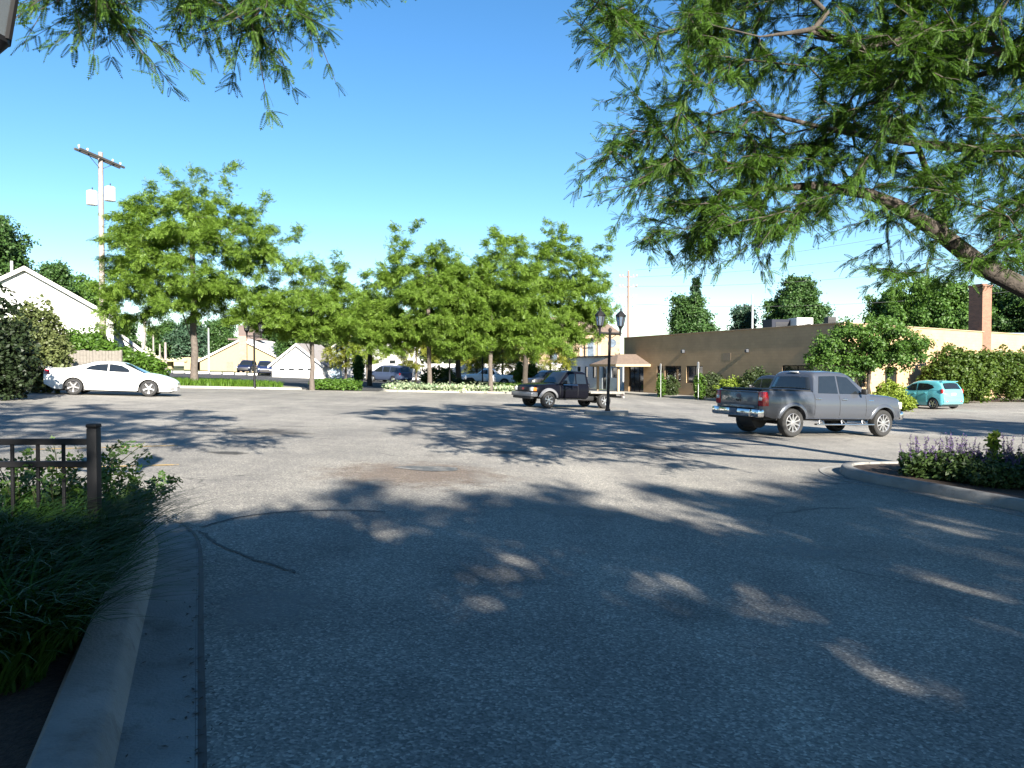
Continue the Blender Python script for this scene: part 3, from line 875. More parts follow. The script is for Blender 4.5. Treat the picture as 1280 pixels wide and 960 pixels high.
    c.part('number_plate', MB().rbox((xr - .065, 0, sp['low'][1][1] + .24), (.014, .34, .12), .005), mat('plate', (.5, .52, .55), .5))
    if style == 'pickup': c.part('bed_liner', MB().rbox((-1.85, 0, 1.20), (1.65, 1.62, .04), .012), M_BLACKP)
    if style == 'suv':
        for sd in (1, -1): c.part('roof_rail', MB().tube([(-1.7, sd * .66, 1.72), (-1.55, sd * .66, 1.80), (.0, sd * .66, 1.81), (.12, sd * .66, 1.75)], .018, 6), M_BLACKP)
    return c

build_grey_pickup(); build_white_coupe(); build_flatbed(); build_hatchback()
vp = paint('slate_blue', (0.05, 0.068, 0.12), metal=.3, rough=.4, coat=.3)
build_generic('minivan', 'slate blue minivan parked side-on in front of the white vinyl fence', 'minivan', (X(486, 80), 80), (-.80, .60), 'minivan', vp)
build_generic('pickup_truck', 'white pickup truck half hidden by the tree trunks of the planted island', 'pickup truck', (X(608, 79), 79), (-.99, -.12), 'pickup', paint('white_truck', (.75, .75, .74)))
build_generic('suv', 'dark blue SUV facing the camera in front of the tan gabled hall', 'SUV', (X(308.5, 104), 104), (.10, -1), 'suv', paint('navy', (.006, .009, .03), coat=.3))
build_generic('suv', 'blue SUV tucked against the side of the white garage', 'SUV', (X(331, 93), 93), (.34, -.94), 'suv', paint('blue_suv', (.01, .018, .06), coat=.3))
build_generic('suv', 'black SUV just behind the cab of the black flatbed truck', 'SUV', (X(683, 70), 70), (-.8, -.6), 'suv', paint('black_suv', (.02, .02, .022)))
build_generic('suv', 'dark vehicle at the tan wall, roof showing over the grey pickup bed', 'SUV', (X(966, 44), 44), (-.33, .94), 'suv', paint('charcoal', (.03, .03, .034)))
build_generic('suv', 'blue car behind the trunks near the small arborvitae', 'car', (X(646, 88), 88), (-.95, .3), 'suv', paint('mid_blue', (.03, .06, .16)))
# ------------------------------------------------------------------ leaves and trees
def frond_template(pairs, ll, lw, curl=.22, start=.08):
    """pinnate frond of unit length along x: diamonds left and right of a drooping midrib"""
    V = []; Q = []
    for i in range(pairs):
        t = start + (1 - start) * (i + .5) / pairs
        z = -curl * t * t
        k = math.sin(PI * min(1, .25 + .75 * t)) * .45 + .6
        for sd in (1, -1):
            L = ll * k; w = lw * k
            dx, dy = math.cos(R(62)), math.sin(R(62)) * sd
            o = len(V)
            V += [(t, 0, z), (t + dx * L * .5 - dy * w, dy * L * .5 + dx * w * sd * sd, z - .01), (t + dx * L, dy * L, z - .05), (t + dx * L * .5 + dy * w, dy * L * .5 - dx * w, z - .01)]
            Q.append((o, o + 1, o + 2, o + 3))
    o = len(V)
    V += [(.9, 0, -curl * .81), (1.0, lw, -curl), (1 + ll * .6, 0, -curl * 1.15), (1.0, -lw, -curl)]
    Q.append((o, o + 1, o + 2, o + 3))
    return np.array(V), np.array(Q)

def clump_template(n, seed, w=.34, l=.6):
    r = np.random.default_rng(seed); V = []; Q = []
    for i in range(n):
        c = r.normal(0, .33, 3); d = r.normal(0, 1, 3); d[2] *= .5; d /= np.linalg.norm(d)
        u = np.cross(d, r.normal(0, 1, 3)); u /= np.linalg.norm(u)
        L = l * r.uniform(.7, 1.2); w_ = w * r.uniform(.7, 1.2); o = len(V)
        V += [c - d * L / 2, c + u * w_ / 2, c + d * L / 2, c - u * w_ / 2]
        Q.append((o, o + 1, o + 2, o + 3))
    return np.array(V), np.array(Q)

T_NEAR = frond_template(10, .19, .036, curl=.2)
T_MID = frond_template(4, .34, .085)
T_CL = clump_template(6, 3)
T_CL3 = clump_template(4, 5, .5, .75)

def basis(f, up):
    f = f / np.linalg.norm(f, axis=1, keepdims=True)
    s = np.cross(up, f); s /= np.maximum(1e-6, np.linalg.norm(s, axis=1, keepdims=True))
    u = np.cross(f, s)
    return np.stack([f, s, u], axis=2)          # columns

def bake(P, B, S, T):
    V, Q = T
    n, m = len(P), len(V)
    S = np.asarray(S, dtype=float)
    out = np.einsum('nij,mj->nmi', B, V) * S[:, None, None] + P[:, None, :]
    F_ = (Q[None] + (np.arange(n) * m)[:, None, None]).reshape(-1, Q.shape[1])
    return out.reshape(-1, 3), F_

def leaves_from(P, D, size, T, r, spread=.8, flat=.0):
    """leaf pieces at P pointing roughly along D"""
    n = len(P)
    f = D + r.normal(0, spread, (n, 3)); f[:, 2] *= (1 - flat)
    f[:, 2] -= .15
    up = np.tile(np.array([0, 0, 1.0]), (n, 1)) + r.normal(0, .45, (n, 3))
    return bake(P, basis(f, up), size * r.uniform(.7, 1.25, n), T)

def grow(base, trunk, targets, r, droop=.0, step=.55, wander=.12, maxdist=None):
    """skeleton that reaches every target from the nearest branch; returns branches as point lists + radii by a pipe model"""
    nodes = [np.array(p, float) for p in trunk[0]]
    parent = [-1] + list(range(len(nodes) - 1))
    for limb in trunk[1:]:                       # extra limbs: (index of parent node, points)
        prev = limb[0]
        for p in limb[1]:
            nodes.append(np.array(p, float)); parent.append(prev); prev = len(nodes) - 1
    start = len(nodes)
    axis = nodes[len(trunk[0]) - 1]
    order = np.argsort(np.linalg.norm(targets - axis, axis=1))
    branches = []
    NP = np.zeros((len(nodes) + len(targets) * 14, 3)); NP[:len(nodes)] = nodes; cnt = len(nodes)
    lo = max(1, int(len(trunk[0]) * .45))
    for ti in order:
        t = targets[ti]
        d = NP[lo:cnt] - t
        dist = np.linalg.norm(d, axis=1)
        dist = dist + np.maximum(0, d[:, 2]) * .55         # prefer to come from below
        k = int(np.argmin(dist)) + lo
        a = NP[k]; L = np.linalg.norm(t - a)
        n = min(13, max(2, int(L / step)))
        # leave along the parent's direction, bend over to the target
        pd = a - NP[parent[k]] if parent[k] >= 0 else np.array([0, 0, 1.0])
        pd = pd / max(1e-6, np.linalg.norm(pd))
        c = a + pd * L * .35 + np.array([0, 0, L * .12])
        prev = k; ids = [k]
        for i in range(1, n + 1):
            q = i / n
            p = (1 - q) ** 2 * a + 2 * q * (1 - q) * c + q * q * t
            if i < n: p = p + r.normal(0, wander * L / n, 3)
            p[2] -= droop * q * q
            NP[cnt] = p; parent.append(prev); prev = cnt; ids.append(cnt); cnt += 1
        branches.append(ids)
    NP = NP[:cnt]
    rad = np.zeros(cnt); e = 2.25
    tips = np.ones(cnt, bool)
    for p in parent:
        if p >= 0: tips[p] = False
    acc = np.where(tips, .006 ** e, 0)
    for i in range(cnt - 1, 0, -1):
        acc[parent[i]] += acc[i] 
    rad = acc ** (1 / e)
    return NP, parent, branches, rad

def wood(name, NP, parent, branches, rad, trunk, m, root, tr, top_r=None, minr=.0, limb_r=None):
    """one mesh of tapered tubes for the trunk and everything that grows from it"""
    mb = MB()
    nt_ = len(trunk[0])
    sc = tr / max(rad[1], 1e-6)
    def rr(i): return max(.005, rad[i] * min(1.0, sc) if sc < 1 else rad[i] * (1 + (sc - 1) * min(1, rad[i] / rad[1])))
    pts = [NP[i] for i in range(nt_)]
    rd = [rr(max(1, i)) for i in range(nt_)]
    rd[0] *= 1.35; rd[1] *= 1.05
    mb.tube(pts, rd, 10)
    i = nt_
    for li, limb in enumerate(trunk[1:]):
        n = len(limb[1]); ids = [limb[0]] + list(range(i, i + n)); i += n
        r0 = [rr(k) for k in ids]; r0[0] = r0[1]
        if limb_r and li in limb_r: r0 = [max(a, b) for a, b in zip(r0, limb_r[li] + [0] * n)]
        mb.tube([NP[k] for k in ids], r0, 8)
    for ids in branches:
        r0 = [rr(k) for k in ids]; r0[0] = r0[1] * 1.05
        if r0[0] < minr: continue
        mb.tube([NP[k] for k in ids], r0, 5 if r0[0] < .03 else 7, cap=False)
    return obj(name, mb, m, root, smooth=60, fix=False)

def ell(r, c, rad, n, shell=.45):
    d = r.normal(0, 1, (n, 3)); d /= np.linalg.norm(d, axis=1, keepdims=True)
    q = r.uniform(shell ** 3, 1, n) ** (1 / 3)
    return np.array(c) + d * q[:, None] * np.array(rad)

def tree(name, label, cat, loc, trunk_h, trunk_r, blobs, ntarg, per, size, T, leafm, seed, bark=None, group=None, lead=.6, droop=.1, bend=.25,
         spread=.8, flat=.25, layers=0, minr=.0, multi=1, fork=False, puff=.35, wander=.12):
    """a tree: tapered trunk with limbs, crown of leaf pieces. blobs: (cx,cy,cz,rx,ry,rz) about the foot of the trunk"""
    r = np.random.default_rng(seed)
    z0 = g(loc[0], loc[1]) - .05
    root = thing(name, label, cat, (loc[0], loc[1], z0), group=group)
    vol = np.array([b[3] * b[4] * b[5] for b in blobs]); cnt = np.maximum(3, (ntarg * vol / vol.sum()).astype(int))
    tg = np.concatenate([ell(r, b[:3], b[3:], c) for b, c in zip(blobs, cnt)])
    if layers:       # honey locusts hold their foliage in loose tiers
        zmin, zmax = tg[:, 2].min(), tg[:, 2].max(); k = (zmax - zmin) / layers
        near = zmin + (np.round((tg[:, 2] - zmin) / k) * k) + r.normal(0, k * .12, len(tg))
        ang = np.arctan2(tg[:, 1], tg[:, 0])
        tg[:, 2] = tg[:, 2] * .6 + .4 * (near + .45 * k * np.sin(ang * 2.0 + tg[:, 2]))
    if T is T_MID:       # long shoots that break the outline
        k = r.random(len(tg)) < .16
        c0 = np.average(np.array([b[:3] for b in blobs]), axis=0, weights=vol)
        tg[k] = c0 + (tg[k] - c0) * r.uniform(1.05, 1.28, (k.sum(), 1)) + np.array([0, 0, .25])
    tg = tg[tg[:, 2] > trunk_h * .7]
    top = max(b[2] + b[5] for b in blobs)
    cc = np.average(np.array([b[:3] for b in blobs]), axis=0, weights=vol)
    H = trunk_h + (top - trunk_h) * lead
    n = 9; tp = []
    for i in range(n):
        q = i / (n - 1); z = H * q
        tp.append((cc[0] * max(0, q - .3) * .6 + r.normal(0, bend * .1) * (i > 0), cc[1] * max(0, q - .3) * .6 + r.normal(0, bend * .1) * (i > 0), z))
    trunk = [tp]
    for mI in range(1, multi):     # more stems from the foot, or a fork above the bole
        a = 2 * PI * mI / multi + .4
        kf = int(round(trunk_h * .85 / H * (n - 1))) if fork else 0; b0 = tp[kf]
        trunk.append((kf, [(b0[0] + math.cos(a) * q * bend * 5, b0[1] + math.sin(a) * q * bend * 5, b0[2] + (H * .8 - b0[2]) * q) for q in (.25, .5, .75, 1)]))
    NP, par, br, rad = grow(None, trunk, tg, r, droop=droop, wander=wander)
    wood('trunk', NP, par, br, rad, trunk, bark or M_BARK, root, trunk_r, minr=minr)
    Ps, Ds = [], []
    for ids in br:
        pts = NP[ids]; seg = np.diff(pts, axis=0); L = np.linalg.norm(seg, axis=1)
        tot = L.sum(); m_ = max(3, int(per * (.5 + .5 * min(2.0, tot / 1.2)) * r.uniform(.55, 1.4)))
        t = np.clip(r.uniform(.3, 1.05, m_), 0, 1.0) * tot; cum = np.concatenate([[0], np.cumsum(L)])
        k = np.clip(np.searchsorted(cum, t) - 1, 0, len(seg) - 1)
        q = ((t - cum[k]) / np.maximum(L[k], 1e-6))[:, None]
        Ps.append(pts[k] + seg[k] * q + r.normal(0, puff * .5, (m_, 3)) * np.array([1, 1, .55]))
        d = seg[k] / np.maximum(L[k], 1e-6)[:, None]
        Ds.append(d)
    P = np.concatenate(Ps); D = np.concatenate(Ds)
    V, Q = leaves_from(P, D, size, T, r, spread, flat)
    np_obj('crown', V, Q, leafm, root)
    return root

def shrub(name, label, cat, loc, blobs, n, size, T, leafm, seed, group=None, stems=7, shell=.55, core=None, lift=0.0):
    """a bush: stems from the ground and leaves through the outer part of its volume"""
    r = np.random.default_rng(seed)
    z0 = g(loc[0], loc[1]) + lift
    root = thing(name, label, cat, (loc[0], loc[1], z0), group=group)
    vol = np.array([b[3] * b[4] * b[5] for b in blobs]) ** .7; cnt = np.maximum(20, (n * vol / vol.sum()).astype(int))
    P = []; D = []
    for b, c in zip(blobs, cnt):
        p = ell(r, b[:3], b[3:], c, shell)
        # broken outline
        d = (p - np.array(b[:3])) / np.array(b[3:])
        wob = 1 + .16 * np.sin(d[:, 0] * 5 + seed) * np.cos(d[:, 1] * 6 + d[:, 2] * 5) + .10 * np.sin(d[:, 2] * 9 + d[:, 0] * 7)
        P.append(np.array(b[:3]) + d * wob[:, None] * np.array(b[3:])); D.append(d + np.array([0, 0, .5]))
    P = np.concatenate(P); D = np.concatenate(D)
    k = P[:, 2] > .02; P, D = P[k], D[k]
    V, Q = leaves_from(P, D, size, T, r, .7, 0)
    np_obj('foliage', V, Q, leafm, root)
    mb = MB()
    for i in range(stems):
        b = blobs[i % len(blobs)]
        a = 2 * PI * i / stems
        e = np.array(b[:3]) + np.array([math.cos(a) * b[3] * .5, math.sin(a) * b[4] * .5, b[5] * .4])
        mb.tube([(math.cos(a) * .015, math.sin(a) * .015, -.05), (b[0] * .8 + e[0] * .1, b[1] * .8 + e[1] * .1, b[2] * .5), tuple(e)], [.03, .022, .008], 5)
    obj('stem', mb, M_BARK, root, smooth=60)
    return root

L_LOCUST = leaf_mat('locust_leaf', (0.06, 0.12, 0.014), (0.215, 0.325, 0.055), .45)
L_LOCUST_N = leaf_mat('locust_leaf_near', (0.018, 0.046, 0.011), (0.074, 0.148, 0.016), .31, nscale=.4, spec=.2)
L_GOLD = leaf_mat('golden_leaf', (0.12, 0.155, 0.02), (0.25, 0.25, 0.035), .35)
L_OAK = leaf_mat('oak_leaf', (0.022, 0.055, 0.016), (0.06, 0.12, 0.028), .25)
L_MAPLE = leaf_mat('maple_leaf', (0.035, 0.085, 0.016), (0.09, 0.17, 0.03), .3)
L_SPRUCE = leaf_mat('spruce_needle', (0.018, 0.045, 0.025), (0.045, 0.085, 0.045), .1)
L_CEDAR = leaf_mat('cedar_needle_shade', (0.010, 0.02, 0.008), (0.025, 0.04, 0.014), .12)  # needle colour darkened to stand for shade on a bush the sun reaches
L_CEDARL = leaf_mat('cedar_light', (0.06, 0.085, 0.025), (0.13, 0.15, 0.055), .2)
L_BUSH = leaf_mat('bush_leaf', (0.035, 0.085, 0.012), (0.09, 0.17, 0.022), .3)
L_HEDGE = leaf_mat('hedge_leaf', (0.03, 0.065, 0.010), (0.085, 0.13, 0.018), .28)
L_DARK = leaf_mat('dark_shrub_leaf', (0.02, 0.035, 0.014), (0.05, 0.075, 0.022), .2)
L_LIME = leaf_mat('lime_leaf', (0.11, 0.17, 0.02), (0.22, 0.28, 0.04), .35)
L_GRASS = leaf_mat('grass_blade', (0.05, 0.11, 0.012), (0.11, 0.20, 0.022), .3)
L_LILY = leaf_mat('lily_blade', (0.014, 0.042, 0.008), (0.04, 0.09, 0.016), .25, spec=.08)
L_HOSTA = leaf_mat('hosta_leaf', (0.09, 0.17, 0.09), (0.42, 0.46, 0.30), .25)
L_ROSE = leaf_mat('rose_leaf', (0.03, 0.07, 0.015), (0.07, 0.13, 0.025), .3)
L_SALVIA = leaf_mat('salvia_leaf', (0.018, 0.038, 0.012), (0.05, 0.085, 0.02), .2)
L_SALV_F = leaf_mat('salvia_flower', (0.05, 0.03, 0.10), (0.12, 0.07, 0.20), .2)  # purple darkened so the bed's shade sits in the colour

def in_poly(px, py, poly):
    n = len(poly); c = np.zeros(len(px), bool)
    j = n - 1
    for i in range(n):
        xi, yi = poly[i]; xj, yj = poly[j]
        hit = ((yi > py) != (yj > py)) & (px < (xj - xi) * (py - yi) / (yj - yi + 1e-9) + xi)
        c ^= hit; j = i
    return c

def project(P):
    cp, sp = math.cos(PITCH), math.sin(PITCH)
    x = P[:, 0]; y = P[:, 1]; z = P[:, 2] - EYE
    d = y * cp - z * sp; u = y * sp + z * cp
    d = np.where(d < .05, .05, d)
    return 640 + 960 * x / d, 480 - 960 * u / d, d

# --- the two honey locusts that reach into the picture from beside and above the camera
def _seen(p):
    a, b, d = project(np.array([p])); return p[1] > .3 and -60 < a[0] < 1340 and b[0] > -60

def near_locust(label, foot, trunk_pts, limbs, targets_in, ell_out, keep, seed, trunk_r, per, size, extra_twigs, limb_r=None):
    r = np.random.default_rng(seed)
    z0 = g(foot[0], foot[1])
    root = thing('honey_locust_tree', label, 'tree', (foot[0], foot[1], z0), group='honey locust trees round the car park')
    tg = list(targets_in)
    n_in = len(tg)
    if ell_out:
        for c, rd, n in ell_out:
            P = ell(r, c, rd, n, .25)
            px, py, d = project(P)
            inframe = (P[:, 1] > .1) & (px > -30) & (px < 1310) & (py > -25) & (py < 985)
            ok = ~inframe
            for poly in keep: ok |= in_poly(px, py, poly) & (P[:, 1] > 5)
            tg += [p for p in P[ok]]
    tg = np.array(tg)
    big = []
    off = np.array([foot[0], foot[1], z0])
    trunk = [[np.array(p) for p in trunk_pts]] + [(k, [np.array(p) for p in pts]) for k, pts in limbs]
    trunk = [[tuple(p - off) for p in trunk[0]]] + [(k, [tuple(p - off) for p in pts]) for k, pts in trunk[1:]]
    NP, par, br, rad = grow(None, trunk, tg - off, r, droop=.06, step=.32, wander=.16)
    wood('trunk', NP, par, br, rad, trunk, M_BARK, root, trunk_r, limb_r=limb_r)
    Ps, Ds = [], []; tw = MB()
    def rosettes(c, d, k, hi_):
        # fronds spring in small rosettes from spurs along the twig
        n = len(c); k_ = r.integers(3, k + 1, n)
        c = np.repeat(c, k_, 0); d = np.repeat(d, k_, 0); m_ = len(c)
        side = np.cross(d, np.array([0, 0, 1.0])) * r.uniform(-1.1, 1.1, m_)[:, None]
        Ps.append(c + r.normal(0, .008, (m_, 3))); Ds.append(d * r.uniform(.2, 1, m_)[:, None] + side + np.stack([0 * side[:, 0], 0 * side[:, 0], r.normal(-.05, .3, m_)], 1)); big.append(np.full(m_, hi_))
    for ids in br:
        pts = NP[ids]; seg = np.diff(pts, axis=0); L = np.linalg.norm(seg, axis=1); tot = L.sum()
        sn = _seen(pts[-1] + off); hi_ = 1.0 if sn else 1.95  # unseen sprays oversized so the crown blocks more sun
        nc = max(2, int(per / 5 * min(2.2, .35 + tot / 1.1)))
        t = np.clip((np.arange(nc) + r.uniform(0, 1, nc)) / nc * .88 + .13, 0, 1) * tot; cum = np.concatenate([[0], np.cumsum(L)])
        k = np.clip(np.searchsorted(cum, t) - 1, 0, len(seg) - 1)
        q = ((t - cum[k]) / np.maximum(L[k], 1e-6))[:, None]
        rosettes(pts[k] + seg[k] * q, seg[k] / np.maximum(L[k], 1e-6)[:, None], 6, hi_)
        for w in range(extra_twigs):
            i = r.integers(max(0, len(pts) // 3), len(pts)); a = pts[i]
            dv = (seg[min(i, len(seg) - 1)] / max(1e-6, L[min(i, len(L) - 1)])) * .8 + r.normal(0, .7, 3) * np.array([1, 1, .3]); dv /= np.linalg.norm(dv)
            ln = r.uniform(.25, .65); kk = max(2, int(per * .11 * ln / .4))
            tt = ((np.arange(kk) + r.uniform(.3, 1, kk)) / kk)[:, None]
            f_ = lambda t_: a + dv * ln * t_ + np.array([0, 0, -.12]) * t_ ** 2 * ln
            rosettes(f_(tt), np.tile(dv, (kk, 1)), 6, hi_)
            if sn: tw.tube([tuple(f_(np.array([u]))) for u in (0, .5, 1)], [.006, .0045, .002], 3, cap=False)
    if tw.v: obj('sprays', tw, M_BARK, root, smooth=60, fix=False)
    P = np.concatenate(Ps); D = np.concatenate(Ds)
    V, Q = leaves_from(P, D, size * np.concatenate(big), T_NEAR, r, .16, .0)
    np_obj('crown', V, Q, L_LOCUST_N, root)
    return root

def sample_poly(poly, n, Ylo, Yhi, r, yfun=None):
    out = []
    xs = [p[0] for p in poly]; ys = [p[1] for p in poly]
    while len(out) < n:
        px = r.uniform(min(xs), max(xs)); py = r.uniform(min(ys), max(ys))
        if in_poly(np.array([px]), np.array([py]), poly)[0]:
            Y = r.uniform(Ylo, Yhi) if yfun is None else yfun(px, py, r)
            out.append(np.array(W(px, py, Y)))
    return out

rr_ = np.random.default_rng(21)
POLY_R = [(706, 40), (740, 62), (800, 60), (835, 105), (770, 140), (732, 182), (765, 215), (800, 240), (786, 290), (860, 300), (930, 305), (975, 285), (1020, 268), (1075, 248), (1130, 262), (1180, 296), (1225, 330), (1260, 345), (1320, 360), (1330, -60), (735, -60)]
POLY_R = [(a + max(0, 960 - a) * .12, b) for a, b in POLY_R]
tr_in = sample_poly(POLY_R, 300, 7.6, 11.4, rr_)
# loose tips that make the ragged outline, each a real twig at its own distance
for px, py, Y in [(712, 42, 8.6), (735, 50, 8.8), (738, 182, 8.4), (762, 186, 8.7), (800, 150, 9.0), (770, 112, 8.9), (790, 290, 9.2), (812, 284, 9.3), (880, 305, 9.1), (835, 245, 9.5), (765, 220, 9.0), (940, 295, 9.6), (905, 268, 9.0), (865, 258, 8.6), (1090, 330, 9.5), (1110, 296, 9.8), (1125, 338, 9.7), (1160, 322, 9.9), (745, 10, 8.8), (850, 205, 8.8)]:
    tr_in.append(np.array(W(px + max(0, 960 - px) * .13, py, Y)))
foot_r = (9.9, 10.6)
zr = g(*foot_r)
trk = [(9.9, 10.6, zr), (9.88, 10.6, zr + .6), (9.85, 10.6, zr + 1.2), (9.8, 10.6, zr + 1.8), (9.75, 10.62, zr + 2.4), (9.72, 10.65, zr + 3.2), (9.6, 10.7, zr + 4.2), (9.5, 10.7, zr + 5.4), (9.4, 10.6, zr + 6.8), (9.3, 10.5, zr + 8.2)]
lim = [(4, [W(1330, 385, 10.4), W(1285, 362, 10.3), W(1232, 336, 10.1), W(1180, 295, 9.9), W(1122, 257, 9.6), W(1085, 242, 9.4), W(1020, 232, 9.2), W(955, 236, 9.0), W(900, 246, 8.8)]),
       (6, [W(1340, 200, 10.2), W(1260, 188, 10.0), W(1190, 184, 9.6), W(1110, 175, 9.3), W(1030, 160, 9.1), W(950, 140, 8.9)]),
       (7, [W(1300, 95, 9.8), W(1245, 62, 9.6), W(1190, 72, 9.3), W(1130, 48, 9.2), W(1080, 60, 9.0), W(1010, 38, 8.8), W(950, 46, 8.7), W(885, 30, 8.6)]),
       (7, [(8.2, 11.8, zr + 6.4), (6.4, 12.8, zr + 7.2), (4.6, 13.4, zr + 7.8)]),
       (7, [(10.5, 12.4, zr + 6.4), (11.4, 14.0, zr + 7.2)]),
       (8, [(7.4, 9.6, zr + 8.2), (5.2, 9.0, zr + 9.0), (3.2, 8.8, zr + 9.3)]),
       (7, [(11.6, 9.8, zr + 6.2), (13.4, 9.2, zr + 7.0)])]
n0 = 10
lim += [(n0 + 3, [W(1178, 262, 9.9), W(1163, 228, 9.8), W(1150, 190, 9.6), W(1128, 150, 9.4), W(1092, 108, 9.2)])]
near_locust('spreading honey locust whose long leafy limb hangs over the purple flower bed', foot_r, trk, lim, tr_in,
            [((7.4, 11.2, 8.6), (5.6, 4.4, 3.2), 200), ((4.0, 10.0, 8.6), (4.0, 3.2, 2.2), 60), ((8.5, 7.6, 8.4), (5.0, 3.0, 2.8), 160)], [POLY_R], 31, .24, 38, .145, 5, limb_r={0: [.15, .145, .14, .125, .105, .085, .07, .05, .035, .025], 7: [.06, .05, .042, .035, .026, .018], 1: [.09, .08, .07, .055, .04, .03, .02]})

POLY_L = [[(55, -30), (55, 15), (75, 38), (105, 25), (135, 62), (150, 60), (128, 22), (145, -30)],
          [(205, -30), (215, 2), (250, 26), (285, 38), (308, 62), (338, 88), (350, 78), (328, 52), (330, 26), (390, 60), (405, 55), (390, 16), (440, 4), (465, 8), (460, -6), (400, -30)]]
POLY_L = [[(a * .93 + 14, b - 34) for a, b in q] for q in POLY_L]
tl_in = sample_poly(POLY_L[0], 12, 5.6, 6.8, rr_) + sample_poly(POLY_L[1], 26, 6.0, 7.6, rr_)
for px, py, Y in [(146, 62, 6.2), (142, 50, 6.2), (342, 84, 6.6), (322, 62, 6.6), (402, 56, 6.8), (396, 48, 6.8), (464, 2, 7.0), (448, 0, 7.0), (62, 14, 6.0), (120, 30, 6.2), (270, 30, 6.5), (236, 16, 6.5)]:
    tl_in.append(np.array(W(px * .93 + 14, py - 38, Y)))
foot_l = (-6.6, 1.2)
zl = g(*foot_l)
trk = [(-6.6, 1.2, zl), (-6.6, 1.2, zl + .7), (-6.58, 1.22, zl + 1.4), (-6.55, 1.25, zl + 2.1), (-6.5, 1.3, zl + 2.9), (-6.45, 1.3, zl + 3.8), (-6.4, 1.4, zl + 4.9), (-6.3, 1.4, zl + 6.2), (-6.2, 1.5, zl + 7.6), (-6.2, 1.5, zl + 9.0)]
lim = [(5, [(-5.8, 2.6, zl + 4.5), (-5.0, 4.2, zl + 5.0), W(60, -90, 5.6), W(90, -40, 6.0), W(112, -20, 6.1), W(134, 8, 6.2)]),
       (6, [(-5.2, 2.8, zl + 5.6), (-4.2, 4.4, zl + 6.0), W(220, -120, 6.2), W(280, -60, 6.5), W(320, -30, 6.6), W(365, 4, 6.8)]),
       (n0 + 7, [W(330, -60, 6.5), W(390, -30, 6.8), W(440, -8, 7.0)]),
       (7, [(-7.8, 2.6, zl + 7.0), (-9.2, 3.8, zl + 7.6)]), (7, [(-7.4, -.2, zl + 6.8), (-8.4, -1.8, zl + 7.4)]), (8, [(-5.0, .2, zl + 8.4), (-3.6, -.6, zl + 9.0)])]
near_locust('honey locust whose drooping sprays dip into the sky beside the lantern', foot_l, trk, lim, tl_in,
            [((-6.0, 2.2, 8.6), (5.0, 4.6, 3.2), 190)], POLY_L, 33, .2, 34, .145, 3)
# ------------------------------------------------------------------ the ground
def ground_sheet():
    xs = [-700, -200, -60, -30, 0, 12, 40, 120, 400, 900]; ys = [-300, -100, -30, 0, 30, 60, 100, 200, 500, 1200]
    mb = MB(); vs = [(x, y, g(x, y) - .03) for x in xs for y in ys]; n = len(ys)
    mb.add(vs, [(i * n + j, (i + 1) * n + j, (i + 1) * n + j + 1, i * n + j + 1) for i in range(len(xs) - 1) for j in range(n - 1)])
    tag(obj('ground', mb, M_GROUND, fix=False), kind='structure')
ground_sheet()
B0, B1 = Vector((-24, 39.5)), Vector((0.9, 55.9))         # back edge of the car park
sheet('asphalt_ground', [(-60, -30), (70, -30), (70, 60), (26, 66), (11, 72), (6, 72), (B1.x, B1.y), (B0.x, B0.y), (-34, 31), (-60, 31)], 0.0, M_ASPH)
sheet('road', [(-50, 58), (-26, 58), (-13.2, 47.2), (-8.9, 50.0), (-1, 58), (9, 74), (9, 99), (-50, 99)], 0.008, M_ROAD)

# kerb and gutter on the left, bed behind it
gl = [(1.75, -4.5)] + [tuple(G(*p).xy) for p in ((247, 958), (247, 860), (247, 780), (248, 715), (246, 682), (236, 664), (216, 653), (188, 647))] + [(-5.2, 8.05), (-8, 8.1), (-14, 8.2)]
def dens(pts, st=.75):
    out = []
    for a, b in zip(pts[:-1], pts[1:]):
        n = max(1, int(math.hypot(b[0] - a[0], b[1] - a[1]) / st))
        out += [(a[0] + (b[0] - a[0]) * k / n, a[1] + (b[1] - a[1]) * k / n) for k in range(n)]
    return out + [pts[-1]]
gl = [(p.x, p.y) for p in smooth_line([(a, b, 0) for a, b in dens(gl)], 4)]
KL = [Vector((a, b)) for a, b in gl]; seg_ = [KL[0]]; acc_ = 0; used_ = 0
for a, b in zip(KL[:-1], KL[1:]):
    acc_ += (b - a).length
    if acc_ > 2.45 and b is not KL[-1]:
        d_ = (b - a).normalized() * .006
        kerb('kerb', [tuple(p) for p in seg_] + [tuple(b - d_)], [(-.004, -.05), (0, .012), (.30, .006), (.335, .10), (.37, .125), (.55, .13), (.575, .10), (.58, -.1)], M_CONC)
        seg_ = [b + d_]; acc_ = 0
    else: seg_.append(b)
kerb('kerb', [tuple(p) for p in seg_], [(-.004, -.05), (0, .012), (.30, .006), (.335, .10), (.37, .125), (.55, .13), (.575, .10), (.58, -.1)], M_CONC)
# gap of dirt and tar beside the gutter pan
kerb('dirt_strip_ground', gl[4:-20], [(-.035, .003), (-.015, .010), (.010, .012)], M_TAR)
bedl = [(a - .50 * 0, b) for a, b in gl]
inner = []
for i, (a, b) in enumerate(gl):
    p = Vector(gl[max(0, i - 1)]); q = Vector(gl[min(len(gl) - 1, i + 1)]); d = (q - p).normalized()
    inner.append((a - d.y * .56, b + d.x * .56))
sheet('mulch_ground', inner + [(-14, -4.5)], .075, M_MULCH)

